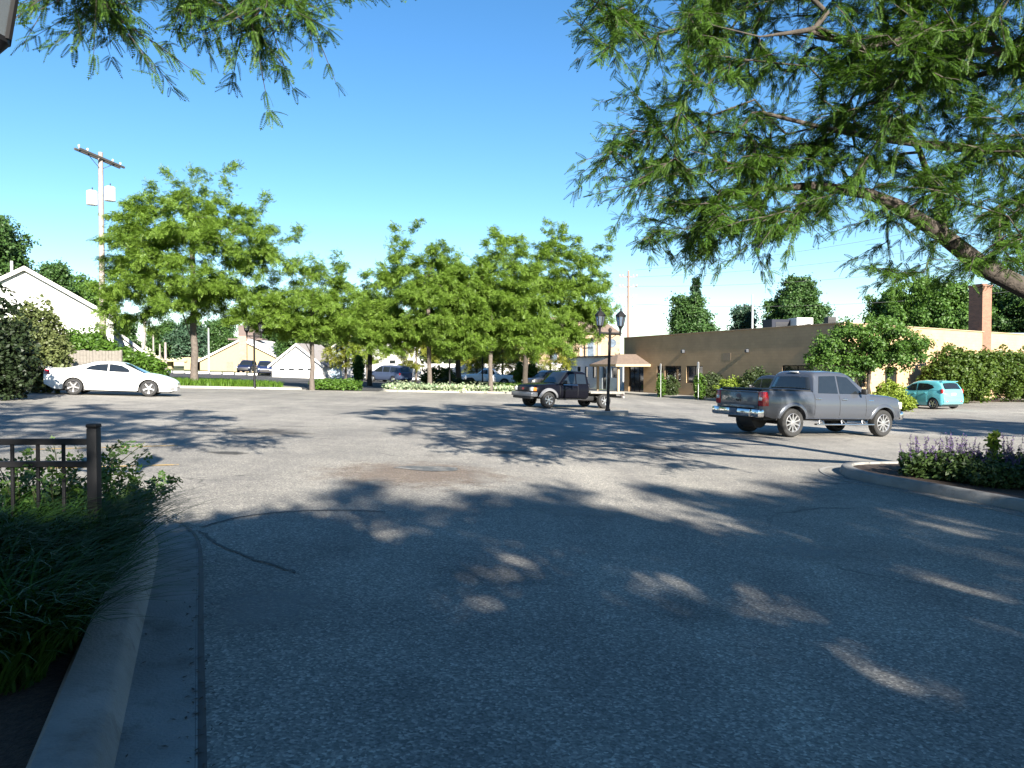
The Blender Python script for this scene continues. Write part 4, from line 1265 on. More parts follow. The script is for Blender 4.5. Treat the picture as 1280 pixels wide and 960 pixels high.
# planted bed on the right with its kerb
rk = [tuple(G(*p).xy) for p in ((1400, 668), (1280, 640), (1200, 624), (1130, 611), (1085, 603), (1062, 597), (1050, 591))]
rk += [(6.1, 14.15), (6.55, 14.5), (7.4, 14.85), (9.5, 15.3), (13, 15.9)]
rk = [(9.6, 3.2)] + rk
rk = [(p.x, p.y) for p in smooth_line([(a, b, 0) for a, b in dens(rk)], 4)]
RKP = [(0, -.05), (.0, .02), (-.03, .11), (-.06, .135), (-.20, .14), (-.215, .11), (-.22, -.1)]
kerb('kerb', rk, [(.34, -.02), (.34, .010)] + RKP, M_CONC)
inr = []
for i, (a, b) in enumerate(rk):
    p = Vector(rk[max(0, i - 1)]); q = Vector(rk[min(len(rk) - 1, i + 1)]); d = (q - p).normalized()
    inr.append((a + d.y * .21, b - d.x * .21))
sheet('mulch_ground', inr + [(20, 15.9), (20, 3.3)], .10, M_MULCH)

# kerb along the back of the car park
def off_line(a, b, n): return [(a[0] + (b[0] - a[0]) * i / n, a[1] + (b[1] - a[1]) * i / n) for i in range(n + 1)]
def cp(px, py):
    q = G(px, py); return (q.x, q.y)
KP = [(-.25, -.02), (-.25, .008), (0, .006), (.03, .12), (.17, .13), (.18, -.05)]
STRIP = [(-26, 38.4), (-21.5, 41.2), (-18.6, 43.1), (-16, 44.8), (-13.6, 46.6)]
kerb('kerb', [(-40, 29.8), (-33, 31.6), (-27, 37)] + STRIP + [(-13.0, 47.5), (-13.6, 49), (-16, 51), (-26, 55)], KP, M_CONC_OLD)
sheet('grass_ground', [(-26, 38.7), (-21.6, 41.5), (-18.7, 43.4), (-16.2, 45.1), (-13.7, 46.9), (-13.2, 47.6), (-13.8, 48.9), (-16, 50.8), (-26, 54.8)], .09, M_GROUND)
# island with the trees
isl = [(-8.6, 50.8), (-8.0, 49.9), (-6.6, 50.6), (-3.6, 52.6), (-.8, 54.6), (.9, 56.0), (1.2, 57.0), (.2, 57.6), (-2.6, 56.4), (-6.2, 54.0), (-8.4, 52.2)]
isl2 = [(p.x, p.y) for p in smooth_line([(a, b, 0) for a, b in isl], 4, True)]
kerb('kerb', isl2, KP, M_CONC_OLD, closed=True)
sheet('mulch_ground', [(a * .985 - .03, b + (b - 53.8) * -.05) for a, b in isl2], .10, M_MULCH)
isb = [(-4.6, 63.5), (-2, 62.8), (3, 66.5), (6.2, 70.2), (5.6, 71.6), (1.5, 69.5), (-3.5, 66)]
isb2 = [(p.x, p.y) for p in smooth_line([(a, b, 0) for a, b in isb], 4, True)]
kerb('kerb', isb2, KP, M_CONC_OLD, closed=True)
sheet('grass_ground', isb2, .09, M_GROUND)
# lamp island
LP = (3.80, 30.5)
cir = [(LP[0] - .05 + .80 * math.cos(a) * (1.1 if abs(math.cos(a)) > .5 else 1), LP[1] + .5 * math.sin(a)) for a in np.linspace(0, 2 * PI, 24, endpoint=False)]
mb = MB(); mb.prism(cir, -.05, .16); 
tag(obj('lamp_island_kerb', mb, M_CONC_OLD, loc=(0, 0, g(*LP)), smooth=40), kind='structure')
# pavement along the tan wall
def along(s, o):
    x, y = W0.x + WU.x * s + WN.x * o, W0.y + WU.y * s + WN.y * o
    return (x, y)
W0 = Vector((10.2, 70.0)); WC = Vector((19.5, 45.2)); WU = (WC - W0).normalized(); WN = Vector((WU.y, -WU.x))    # outward normal
if WN.x > 0: WN = -WN
mb = MB(); q = [along(-1, 2.0), along(28, 2.0), along(28, 1.75), along(-1, 1.75)]
kerb('pavement', [along(-3, 2.0), along(10, 2.0), along(26.8, 2.0)], [(0, -.05), (0, .11), (.02, .13), (1.96, .14), (1.96, -.05)], M_CONC_OLD)

# worn stall lines, the stained patch and tar seams
def stripe(name, pts, w, m, off=.006):
    L = [Vector((a, b)) for a, b in pts]; left = []; right = []
    for i, p in enumerate(L):
        d = (L[min(i + 1, len(L) - 1)] - L[max(i - 1, 0)]).normalized(); n_ = Vector((-d.y, d.x)) * w / 2
        left.append(tuple(p + n_)); right.append(tuple(p - n_))
    return sheet(name, left + right[::-1], off, m)
stripe('road_marking', [cp(30, 586.5), cp(224, 581)], .10, M_YELLOW)
stripe('road_marking', [cp(40, 562), cp(222, 557)], .09, M_YELLOW)
def blob(c, rx, ry, seed, n=40, rough=.2, rz=0):
    r = np.random.default_rng(seed); ph = r.uniform(0, 6, 4); out = []
    for k in range(n):
        a = 2 * PI * k / n
        q = 1 + rough * (math.sin(2 * a + ph[0]) * .5 + math.sin(3 * a + ph[1]) * .4 + math.sin(5 * a + ph[2]) * .3 + math.sin(9 * a + ph[3]) * .2)
        x, y = rx * q * math.cos(a), ry * q * math.sin(a)
        out.append((c[0] + x * math.cos(rz) - y * math.sin(rz), c[1] + x * math.sin(rz) + y * math.cos(rz)))
    return out
def stain(c, rx, ry, col, amount, seed, off=.004, edge=3.0):
    m, nt, out = new_mat('stain'); tc = N(nt, 'ShaderNodeTexCoord')
    mp = N(nt, 'ShaderNodeMapping'); mp.inputs['Location'].default_value = (-c[0] / rx, -c[1] / ry, 0); mp.inputs['Scale'].default_value = (1 / rx, 1 / ry, 0)
    nt.links.new(tc.outputs['Object'], mp.inputs['Vector'])
    ln = N(nt, 'ShaderNodeVectorMath', _operation='LENGTH'); nt.links.new(mp.outputs[0], ln.inputs[0])
    n1 = N(nt, 'ShaderNodeTexNoise', Scale=edge, Detail=7.0, Roughness=.65); nt.links.new(tc.outputs['Object'], n1.inputs['Vector'])
    s1 = N(nt, 'ShaderNodeMath', _operation='MULTIPLY_ADD'); s1.inputs[1].default_value = 1.5; nt.links.new(n1.outputs['Fac'], s1.inputs[0])
    ng = N(nt, 'ShaderNodeMath', _operation='MULTIPLY_ADD'); ng.inputs[1].default_value = -1.0; ng.inputs[2].default_value = 0.15; nt.links.new(ln.outputs['Value'], ng.inputs[0]); nt.links.new(ng.outputs[0], s1.inputs[2])
    rp = ramp(nt, s1.outputs[0], [(.05, (0, 0, 0)), (.55, (amount,) * 3)])
    b = N(nt, 'ShaderNodeBsdfPrincipled', Roughness=.85); b.inputs['Specular IOR Level'].default_value = .25
    n2 = N(nt, 'ShaderNodeTexNoise', Scale=40.0, Detail=3.0); nt.links.new(tc.outputs['Object'], n2.inputs['Vector'])
    cr = ramp(nt, n2.outputs['Fac'], [(.3, tuple(v * .7 for v in col)), (.7, tuple(v * 1.25 for v in col))]); nt.links.new(cr.outputs['Color'], b.inputs['Base Color'])
    t = N(nt, 'ShaderNodeBsdfTransparent'); mx = N(nt, 'ShaderNodeMixShader')
    nt.links.new(rp.outputs['Color'], mx.inputs[0]); nt.links.new(t.outputs[0], mx.inputs[1]); nt.links.new(b.outputs[0], mx.inputs[2]); nt.links.new(mx.outputs[0], out.inputs['Surface'])
    return sheet('stain_ground', blob(c, rx * 1.25, ry * 1.25, seed, rough=.05), off, m)
stain(cp(515, 592), 1.9, 1.9, (.19, .135, .10), .42, 3)
for k, (px, py, rx, ry, col, am) in enumerate(((330, 540, 1.6, 1.2, (.12, .11, .10), .5), (280, 566, .5, .35, (.05, .05, .05), .7), (640, 566, .7, .5, (.08, .075, .07), .6), (820, 560, 1.1, .8, (.10, .095, .09), .55),
        (420, 690, .45, .5, (.13, .13, .13), .12), (620, 720, .6, .4, (.12, .12, .12), .22), (860, 760, .35, .6, (.11, .11, .11), .22), (520, 860, .22, .3, (.12, .12, .12), .15), (1010, 690, .7, .5, (.30, .29, .27), .45), (740, 640, 1.0, .6, (.30, .285, .26), .45), (330, 760, .5, .7, (.30, .29, .27), .4))):
    stain(cp(px, py), rx, ry, col, am, 30 + k, .005 + .001 * (k % 3), 2.2)
sheet('patch_ground', blob(cp(536, 586), .55, .28, 5), .008, M_PATCH)
def crack(pts, w, seed):
    r = np.random.default_rng(seed); L = smooth_line([(a, b, 0) for a, b in [cp(*p) for p in pts]], 7)
    stripe('crack_line_ground', [(p.x + r.normal(0, .012), p.y + r.normal(0, .012)) for p in L], w, M_TAR, .007)
crack([(248, 660), (300, 647), (360, 640), (430, 638), (480, 640)], .032, 1)
crack([(250, 664), (275, 682), (320, 700), (370, 716)], .026, 2)
crack([(1000, 603), (1030, 604), (1062, 605)], .03, 4)
crack([(380, 508), (470, 509), (560, 512), (660, 518)], .05, 6)
crack([(10, 545), (90, 541), (180, 538), (300, 533), (420, 534)], .04, 8)

# ------------------------------------------------------------------ walls with openings
def wall_mb(mb, L, z0, z1, th, ops, mi=0):
    xs = sorted({0, L, *[o[0] for o in ops], *[o[1] for o in ops]}); zs = sorted({z0, z1, *[o[2] for o in ops], *[o[3] for o in ops]})
    def open_(a, b): return any(o[0] <= a < o[1] and o[2] <= b < o[3] for o in ops)
    for i in range(len(xs) - 1):
        for k in range(len(zs) - 1):
            if open_(xs[i], zs[k]): continue
            a, b, c, d = xs[i], xs[i + 1], zs[k], zs[k + 1]
            mb.add([(a, 0, c), (b, 0, c), (b, 0, d), (a, 0, d)], [(0, 1, 2, 3)], mi)
            mb.add([(a, th, c), (b, th, c), (b, th, d), (a, th, d)], [(3, 2, 1, 0)], mi)
    for a, b, c, d in ops:
        mb.add([(a, 0, c), (a, th, c), (a, th, d), (a, 0, d)], [(0, 1, 2, 3)], mi)
        mb.add([(b, 0, c), (b, th, c), (b, th, d), (b, 0, d)], [(3, 2, 1, 0)], mi)
        mb.add([(a, 0, d), (b, 0, d), (b, th, d), (a, th, d)], [(3, 2, 1, 0)], mi)
        mb.add([(a, 0, c), (b, 0, c), (b, th, c), (a, th, c)], [(0, 1, 2, 3)], mi)
    mb.add([(0, 0, z1), (L, 0, z1), (L, th, z1), (0, th, z1)], [(0, 1, 2, 3)], mi)
    mb.add([(0, 0, z0), (0, th, z0), (0, th, z1), (0, 0, z1)], [(0, 1, 2, 3)], mi)
    mb.add([(L, 0, z0), (L, th, z0), (L, th, z1), (L, 0, z1)], [(3, 2, 1, 0)], mi)
    return mb

def frame_mb(a, b, c, d, y, t=.06, dep=.06, bars=()):
    mb = MB()
    mb.box(((a + b) / 2, y, c + t / 2), (b - a - .004, dep, t)).box(((a + b) / 2, y, d - t / 2), (b - a - .004, dep, t))
    mb.box((a + t / 2, y, (c + d) / 2), (t, dep, d - c - 2 * t - .002)).box((b - t / 2, y, (c + d) / 2), (t, dep, d - c - 2 * t - .002))
    for x in bars: mb.box((x, y, (c + d) / 2), (t * .8, dep * .8, d - c - 2 * t - .002))
    return mb

def window_part(parent, a, b, c, d, y=.10, name='window', fm=None, bars=(), rot=None, loc=None, glass=None):
    w = obj(name, frame_mb(a, b, c, d, y, bars=bars), fm or M_BLACK, parent, loc, rot)
    obj('pane', MB().box(((a + b) / 2, y + .01, (c + d) / 2), (b - a - .1, .012, d - c - .1)), glass or M_GLASS, w)
    return w

def frame_of(a, b):
    d = (Vector(b) - Vector(a)); return math.atan2(d.y, d.x), d.length

M_TAN = block_mat('tan_block', (0.44, 0.30, 0.172), (0.375, 0.255, 0.145), .4, .2, .008, .035)
M_TANL = mat('tan_trim', (0.36, 0.265, 0.17), .8, var=.05)
M_INT = mat('dark_interior', (0.02, 0.02, 0.02), .9)
M_FLATROOF = mat('roof_membrane', (0.2, 0.2, 0.2), .9)
M_BRICK = block_mat('red_brick', (0.22, 0.095, 0.055), (0.18, 0.14, 0.11), .22, .075, .01, .22)

# --- tan flat-roofed building
zb = 0.0
tb = thing('flat_roofed_building', 'long tan block building with a flat roof, dark windows and a brown porch', 'building', (W0.x, W0.y, 0))
def rel(p, root): return Vector((p[0] - root.location.x, p[1] - root.location.y, (p[2] if len(p) > 2 else 0) - root.location.z))
ang1, L1 = frame_of(W0, WC)
ops1 = [(.9, 3.5, -.85, 1.5), (5.7, 6.6, -.95, 1.58), (6.95, 9.35, .35, 1.58), (10.1, 12.3, .25, 1.58), (21.2, 23.9, .35, 1.62)]
w1 = obj('wall', wall_mb(MB(), L1, -1.6, 4.10, .3, ops1), M_TAN, tb, (0, 0, 0), (0, 0, ang1))
WE = Vector((59.3, 76.2)); ang2, L2 = frame_of(WC, WE)
ops2 = [(5.0, 6.6, -.5, 1.5), (1.6, 2.6, .3, 1.5)]
w2 = obj('wall', wall_mb(MB(), L2, -1.8, 4.10, .3, ops2), M_TAN, tb, rel((WC.x, WC.y), tb), (0, 0, ang2))
obj('coping', MB().box((L1 / 2, .13, 4.13), (L1 + .1, .40, .06)), M_TANL, w1)
obj('coping', MB().box((L2 / 2 + .1, .13, 4.127), (L2, .40, .06)), M_TANL, w2)
ins = [(W0.x + .55, W0.y + .1), (WC.x + .35, WC.y + 1.1), (WE.x - .5, WE.y + .9), (46, 97)]
mb = MB(); mb.prism([(a - W0.x, b - W0.y) for a, b in ins], -1.7, 3.7, 0)
obj('roof', mb, M_FLATROOF, tb)
for (a, b, c, d) in ops1[2:]:
    window_part(w1, a, b, c, d, bars=((a + b) / 2,))
    
window_part(w1, *ops1[1], name='door')
dr = window_part(w1, *ops1[0], name='entrance_door', bars=(1.75, 2.65))
for (a, b, c, d) in ops2: window_part(w2, a, b, c, d)
obj('wall_lamp', MB().rbox((9.75, -.13, 2.72), (.30, .24, .28), .05).tube([(9.75, 0, 2.72), (9.75, -.1, 2.72)], .05, 8), mat('fixture_grey', (.05, .055, .065), .5), w1)
obj('wall_lamp', MB().rbox((22.4 - 4.7, -.12, 2.62), (.26, .22, .24), .05), mat('fixture_grey', (.05, .055, .065), .5), w1)
obj('faded_sign', MB().box((15.3, -.002, 2.25), (.9, .008, .55)), mat('faded_sign', (.32, .235, .155), .8, var=.06, scale=5), w1)
# porch roof on posts over the entrance
pc = MB(); cx, ow, hw = 2.2, 3.3, 2.45; ez, rz_ = 1.72, 2.60
vs = [(cx - hw, 0, ez), (cx + hw, 0, ez), (cx + hw, -ow, ez), (cx - hw, -ow, ez), (cx, 0, rz_), (cx, -ow + 1.5, rz_)]
pc.add(vs, [(0, 4, 5, 3), (1, 2, 5, 4), (3, 5, 2), (0, 3, 2, 1), (0, 1, 4)])
pr = obj('porch_roof', pc, M_BROOF, w1)
fs = MB().box((cx, -ow - .02, ez - .1), (2 * hw + .08, .05, .2))
for sx in (-1, 1): fs.box((cx + sx * (hw + .02), -ow / 2, ez - .1), (.05, ow - .02, .2))
fs.box((cx, -ow / 2, ez - .19), (2 * hw - .1, ow - .1, .03))
obj('fascia', fs, M_TANL, pr)
for sx in (-1.9, 1.9): obj('porch_post', MB().box((cx + sx, -2.8, .3), (.17, .17, 2.5)), M_TANL, pr)
# chimney and plant on the roof
ch = MB(); chx = Vector((X(1224, 58), 58)); ca = ang2
ch.box((0, 0, 3.3), (.92, 1.16, 5.2)).box((0, 0, 5.97), (1.02, 1.26, .14)).box((0, 0, 6.08), (.6, .76, .1))
c_ = obj('chimney', ch, M_BRICK, tb, rel((chx.x, chx.y, 1.6), tb), (0, 0, .33))
def roofbox(px, Y, z0, size, m, name, label, rz=ang1):
    t = thing(name, label, 'rooftop unit', (X(px, Y), Y, z0), rz)
    mb = MB().rbox((0, 0, size[2] / 2), size, .03); obj('casing', mb, m, t)
    lv = MB()
    for k in range(6): lv.box((0, -size[1] / 2 - .012, size[2] * (.25 + .1 * k)), (size[0] * .7, .02, size[2] * .05))
    obj('louvre', lv, M_BLACKP, t)
    return t
roofbox(974, 56, 4.0, (1.9, 1.6, .92), mat('unit_dark', (.012, .015, .026), .6, spec=.2), 'rooftop_unit', 'long dark rooftop unit beside a white box above the tan wall', .1)
roofbox(1000, 55, 4.0, (1.2, 1.4, .98), M_WHITE, 'rooftop_unit', 'white box-shaped rooftop unit above the tan wall', .1)
roofbox(1037, 50, 4.0, (.55, .55, .75), M_BLACKP, 'rooftop_vent', 'small dark vent standing on the tan building roof', .1)

# --- metal-roofed building behind the chimney
M_BLUEROOF = mat('pale_metal_roof', (.30, .38, .48), .5, metal=.2, var=.06)
mt = thing('metal_building', 'blue-grey metal-clad building behind the brick chimney', 'building', (X(1235, 88), 88, -1.5), .12)
mb = MB().box((4, 3, 2.5), (24, 10, 6)); obj('wall', mb, mat('blue_cladding', (.20, .28, .40), .5, var=.05), mt)
obj('roof', MB().add([(-8.3, -2.4, 5.6), (16.3, -2.4, 5.6), (16.3, 3, 7.0), (-8.3, 3, 7.0), (-8.3, 8.4, 5.6), (16.3, 8.4, 5.6)], [(0, 1, 2, 3), (3, 2, 5, 4), (0, 3, 4), (1, 5, 2)]), M_BLUEROOF, mt)
# --- grey roof of a house beyond
hr = thing('house', 'house beyond the tan building, only its pale grey roof showing', 'house', (X(878, 120), 120, -1.2), 0)
obj('wall', MB().box((0, 4, 3.5), (6, 6, 7.4)), M_WHITE, hr)
obj('roof', MB().add([(-3.5, .6, 7.1), (3.5, .6, 7.1), (3.5, 7.4, 7.1), (-3.5, 7.4, 7.1), (-1, 4, 8.2), (1, 4, 8.2)], [(0, 1, 5, 4), (1, 2, 5), (2, 3, 4, 5), (3, 0, 4), (0, 3, 2, 1)]), mat('pale_grey_roof', (.42, .43, .45), .8), hr)

# --- white lean-to
M_WBLOCK = block_mat('white_block', (.60, .62, .64), (.5, .52, .54), .4, .2, .008, .03)
A_, B_ = Vector((6.1, 95)), Vector((11.6, 80.3)); an, L3 = frame_of(A_, B_)
lt = thing('annexe', 'low white painted annexe with small windows at the end of the tan building', 'building', (A_.x, A_.y, 0), an)
o3 = [(2.0, 2.9, .55, 1.5), (4.6, 5.5, .2, 1.5), (6.6, 7.4, .2, 1.5), (8.6, 9.5, .2, 1.5), (11.0, 11.9, -1.0, 1.5), (13.2, 14.6, .3, 1.4)]
w3 = obj('wall', wall_mb(MB(), L3, -1.5, 2.55, .25, o3), M_WBLOCK, lt)
for i, o in enumerate(o3): window_part(w3, *o, name='door' if i == 4 else 'window', fm=M_GALV if i == 4 else M_BLACK)
obj('roof', MB().box((L3 / 2, 2.5, 2.62), (L3 + .3, 5.4, .14)).box((L3 / 2, 2.7, .5), (L3 - .3, 4.4, 4.0)), M_DKROOF, lt)

# --- church of yellow stone
M_STONE = block_mat('yellow_stone', (.34, .245, .165), (.29, .215, .15), .6, .28, .01, .10)
M_STONEL = mat('stone_trim', (.38, .31, .23), .85, var=.1)
def arched(parent, x, z0, z1, w, y=0.0):
    pts = [(x - w / 2, z0), (x + w / 2, z0)] + [(x + w / 2 * math.cos(a), z1 - w / 2 + w / 2 * math.sin(a)) for a in np.linspace(0, PI, 10)]
    o = [(x + (p[0] - x) * 1.28, z0 - .1 + (p[1] - z0) * 1.06) for p in pts]
    f = obj('window', MB().xprism(o, y - .08, y + .05), M_STONEL, parent)
    obj('pane', MB().xprism(pts, y - .10, y - .03), mat('leaded_glass', (.10, .13, .17), .15, var=.3, scale=4), f)
sc_ = thing('church', 'yellow stone church with arched windows and a brown roof', 'church', (X(650, 112), 112, 0), .08)
cw = obj('wall', MB().box((7.4, 5, 2.4), (14.8, 10, 7.8)), M_STONE, sc_)
obj('roof', MB().add([(-.3, -.35, 6.25), (15.1, -.35, 6.25), (15.1, 10.3, 6.25), (-.3, 10.3, 6.25), (4.5, 5, 9.0), (12.6, 5, 9.0)], [(0, 1, 5, 4), (1, 2, 5), (2, 3, 4, 5), (3, 0, 4), (0, 3, 2, 1)]), M_BROOF, sc_)
gb = MB().xprism([(7.3, 6.0), (9.6, 6.0), (9.6, 6.9), (8.45, 7.9), (7.3, 6.9)], -.5, .6); obj('gable', gb, M_STONE, sc_)
for x, z0, z1, w in ((2.2, 1.6, 3.8, .9), (5.0, 1.6, 3.8, .9), (7.3, 1.7, 4.4, .9), (10.4, 1.9, 5.5, .95), (12.4, 1.0, 2.6, .7)): arched(cw, x, z0, z1, w)
oc = MB().lathe([(.001, 0), (.42, 0), (.62, -.02), (.62, .1)], 20, 'y', M=Matrix.Translation((13.6, -.07, 4.9))); obj('round_window', oc, mat('leaded_glass', (.10, .13, .17), .15, var=.3, scale=4), cw)
for x in (6.1, 8.9, 11.6): obj('buttress', MB().box((x, -.15, 1.8), (.4, .34, 6.6)), M_STONEL, cw)

# --- house, garage, hall and the rest of the far left
def gable_house(name, label, cat, loc, rz, w, dep, eave, apex, wm, rm, over=.35, ops=()):
    t = thing(name, label, cat, loc, rz)
    wl = MB(); wl.xprism([(-w / 2, -1.0), (w / 2, -1.0), (w / 2, eave), (0, apex), (-w / 2, eave)], 0, dep)
    wo = obj('wall', wl, wm, t)
    rf = MB(); sl = (apex - eave) / (w / 2); e = w / 2 + over; th = .14
    for sx in (1, -1):
        rf.xprism([(0, apex + .02), (sx * e, apex + .02 - sl * e), (sx * e, apex + .02 + th - sl * e), (0, apex + .02 + th * 1.15)], -over, dep + over)
    ro = obj('roof', rf, rm, t)
    tr = MB()
    for sx in (1, -1):
        tr.xprism([(0, apex - .14), (sx * e, apex - .14 - sl * e), (sx * e, apex + .14 - sl * e), (0, apex + .14)], -over - .03, -over + .0)
    obj('bargeboard', tr, M_WHITE, ro)
    return t, wo, ro
M_SIDING = block_mat('white_siding', (.74, .73, .71), (.5, .5, .5), 6.0, .16, .01, .02)
h1, hw_, hr_ = gable_house('house', 'white gabled house behind the dark evergreen hedge', 'house', (X(27, 54) + .3, 54, 1.2), .50, 11.0, 9, 3.9, 7.2, M_SIDING, M_DKROOF)
obj('vent_pipe', MB().tube([(-.9, 2, 6.6), (-.9, 2, 7.9)], .09, 8), M_WHITE, hr_)
window_part(hw_, 2.4, 3.5, .6, 2.0, y=-.03, fm=M_WHITE)
h2, hw2, hr2 = gable_house('house', 'low wing with a dark roof and white gable beyond the bright green shrubs', 'house', (X(140, 62), 62, .6), .62, 6.0, 9, 1.5, 4.0, M_SIDING, M_DKROOF)
window_part(hw2, -1, .1, 1.5, 2.4, y=-.03, fm=M_WHITE)
M_CREAM = mat('cream_brick', (.35, .265, .155), .85, var=.05, scale=3)
ch1, cw1, cr1 = gable_house('hall', 'tan gabled hall with a stone chimney in the middle of its end wall', 'building', (X(303, 116), 116, .55), 0, 13.6, 22, 1.6, 5.0, M_CREAM, mat('white_roof_edge', (.5, .5, .5), .8))
obj('chimney', MB().box((.25, -.32, 2.4), (1.15, .6, 6.2)), block_mat('pale_stone', (.34, .23, .16), (.3, .24, .18), .3, .15, .01, .15), ch1)
obj('door', MB().box((-1.9, -.03, .6), (.95, .1, 2.1)), mat('brown_door', (.22, .17, .13), .6), ch1)
obj('side_wing', MB().box((-7.6, 2.5, .8), (2.4, 5, 3.0)).box((-10.6, 1.5, 1.75), (4.6, 3.6, .22)).box((-11.6, 1.5, .3), (.8, .8, 2.7)), M_CREAM, ch1)
obj('steeple_base', MB().box((-1.0, 6, 6.2), (2.6, 2.4, 2.4)).box((-1.2, 6, 5.2), (5.4, 2.6, .25)), mat('dark_cladding', (.12, .09, .08), .8), ch1)
gr_, gw_, gf_ = gable_house('garage', 'small white gabled garage with a wide white door', 'garage', (X(371.5, 86), 86, -.05), -.12, 5.9, 7, 1.75, 4.0, M_SIDING, mat('grey_shingle', (.22, .2, .19), .9))
gd = MB().box((-.1, -.03, .35), (4.5, .06, 2.3))
for k in range(3): gd.box((-.1, -.062, -.15 + .55 * k), (4.4, .01, .02))
gdo = obj('garage_door', gd, M_WHITE, gr_)
gp = MB()
for k in range(4): gp.box((-1.75 + 1.1 * k, -.068, 1.22), (.62, .012, .18))
obj('pane', gp, M_GLASS, gdo)

# --- white house and pale building in the middle distance
mh, mw, mr = gable_house('house', 'white house behind the white vinyl fence and golden trees', 'house', (X(500, 104), 104, 0), .1, 9.5, 9, 4.0, 6.8, M_SIDING, mat('grey_shingle', (.2, .2, .2), .9))
for a in (-3.2, -1.0, 1.4, 3.2): window_part(mw, a - .45, a + .45, .9, 2.4, y=-.03, fm=M_WHITE)
bh, bw_, br_ = gable_house('house', 'pale blue house half hidden by golden foliage', 'house', (X(440, 110), 110, .3), -.1, 6.0, 8, 3.8, 6.0, mat('pale_blue_siding', (.42, .50, .60), .7), mat('grey_shingle2', (.2, .2, .2), .9))
window_part(bw_, -1.2, -.2, 1, 2.4, y=-.03, fm=M_WHITE)
# white vinyl fence
vf = thing('vinyl_fence', 'long solid white vinyl fence behind the minivan and white pickup', 'fence', (X(418, 92), 92, g(-20, 92)), -.03)
nP = 13; Lf = X(712, 92) - X(418, 92)
for i in range(nP):
    x0 = Lf * i / nP
    obj('post', MB().rbox((x0, 0, .95), (.13, .13, 1.9), .02).lathe([(.10, 1.9), (.06, 1.98), (.001, 2.0)], 4, M=Matrix.Translation((x0, 0, 0))), M_WHITE, vf)
    pm = MB(); w = Lf / nP - .13
    pm.box((x0 + .065 + w / 2, 0, .95), (w, .03, 1.5)).box((x0 + .065 + w / 2, 0, 1.73), (w, .06, .1)).box((x0 + .065 + w / 2, 0, .16), (w, .06, .12))
    for k in range(1, 8): pm.box((x0 + .065 + w * k / 8, -.017, .95), (.012, .006, 1.48))
    obj('panel', pm, M_WHITE, vf)
# pale gate near the fence end
gt = thing('gate', 'pale blue latticed gate at the end of the white fence', 'gate', (X(414, 88), 88, g(-20, 88)), 0)
gm = frame_mb(-1.2, 1.2, .05, 1.9, 0, .08, .06, bars=(-.4, .4)); 
for z in (.5, 1.0, 1.45): gm.box((0, .01, z), (2.2, .04, .06))
obj('gate_frame', gm, mat('pale_blue_paint', (.40, .55, .68), .6), gt)
obj('gate_panel', MB().box((0, .045, .95), (2.2, .02, 1.7)), mat('pale_gate', (.5, .6, .68), .6), gt)

# --- grey wooden fence behind the white coupe
wf = thing('wooden_fence', 'weathered grey board fence behind the white coupe', 'fence', (X(56, 37.5), 37.5, g(-21, 37.5)), .12)
pb = MB(); r_ = np.random.default_rng(4); n = 24
for k in range(n):
    h = 1.86 + r_.normal(0, .012)
    pb.prism([(k * .148, 0), (k * .148 + .138, 0), (k * .148 + .138, .02), (k * .148, .02)], .02, h)
obj('board_panel', pb, M_WOODG, wf)
obj('rail', MB().box((1.75, .045, .5), (3.55, .04, .09)).box((1.75, .045, 1.5), (3.55, .04, .09)), M_WOODG, wf)
for x in (.0, 1.78, 3.5): obj('post', MB().box((x, .11, .95), (.1, .09, 1.9)), M_WOODG, wf)

# --- white wheel stops on the far side of the road
ws = None
for i in range(9):
    px = 208 + 15.5 * i; Y = 88 + .6 * i; x = X(px, Y)
    if ws is None:
        mb = MB().xprism([(-.11, 0), (.11, 0), (.08, .15), (-.08, .15)], -.55, .55)
        ws = tag(obj('wheel_stop', mb, M_WHITE, loc=(x, Y, g(x, Y) + .02), rot=(0, 0, PI / 2 + .05)), 'white concrete wheel stop in the row across the far road', 'wheel stop', 'white wheel stops across the far road')
        ws.scale = (1.3, 1.1, 1.6)
    else:
        o = ws.copy(); C.objects.link(o); o.location = (x, Y, g(x, Y) + .02)

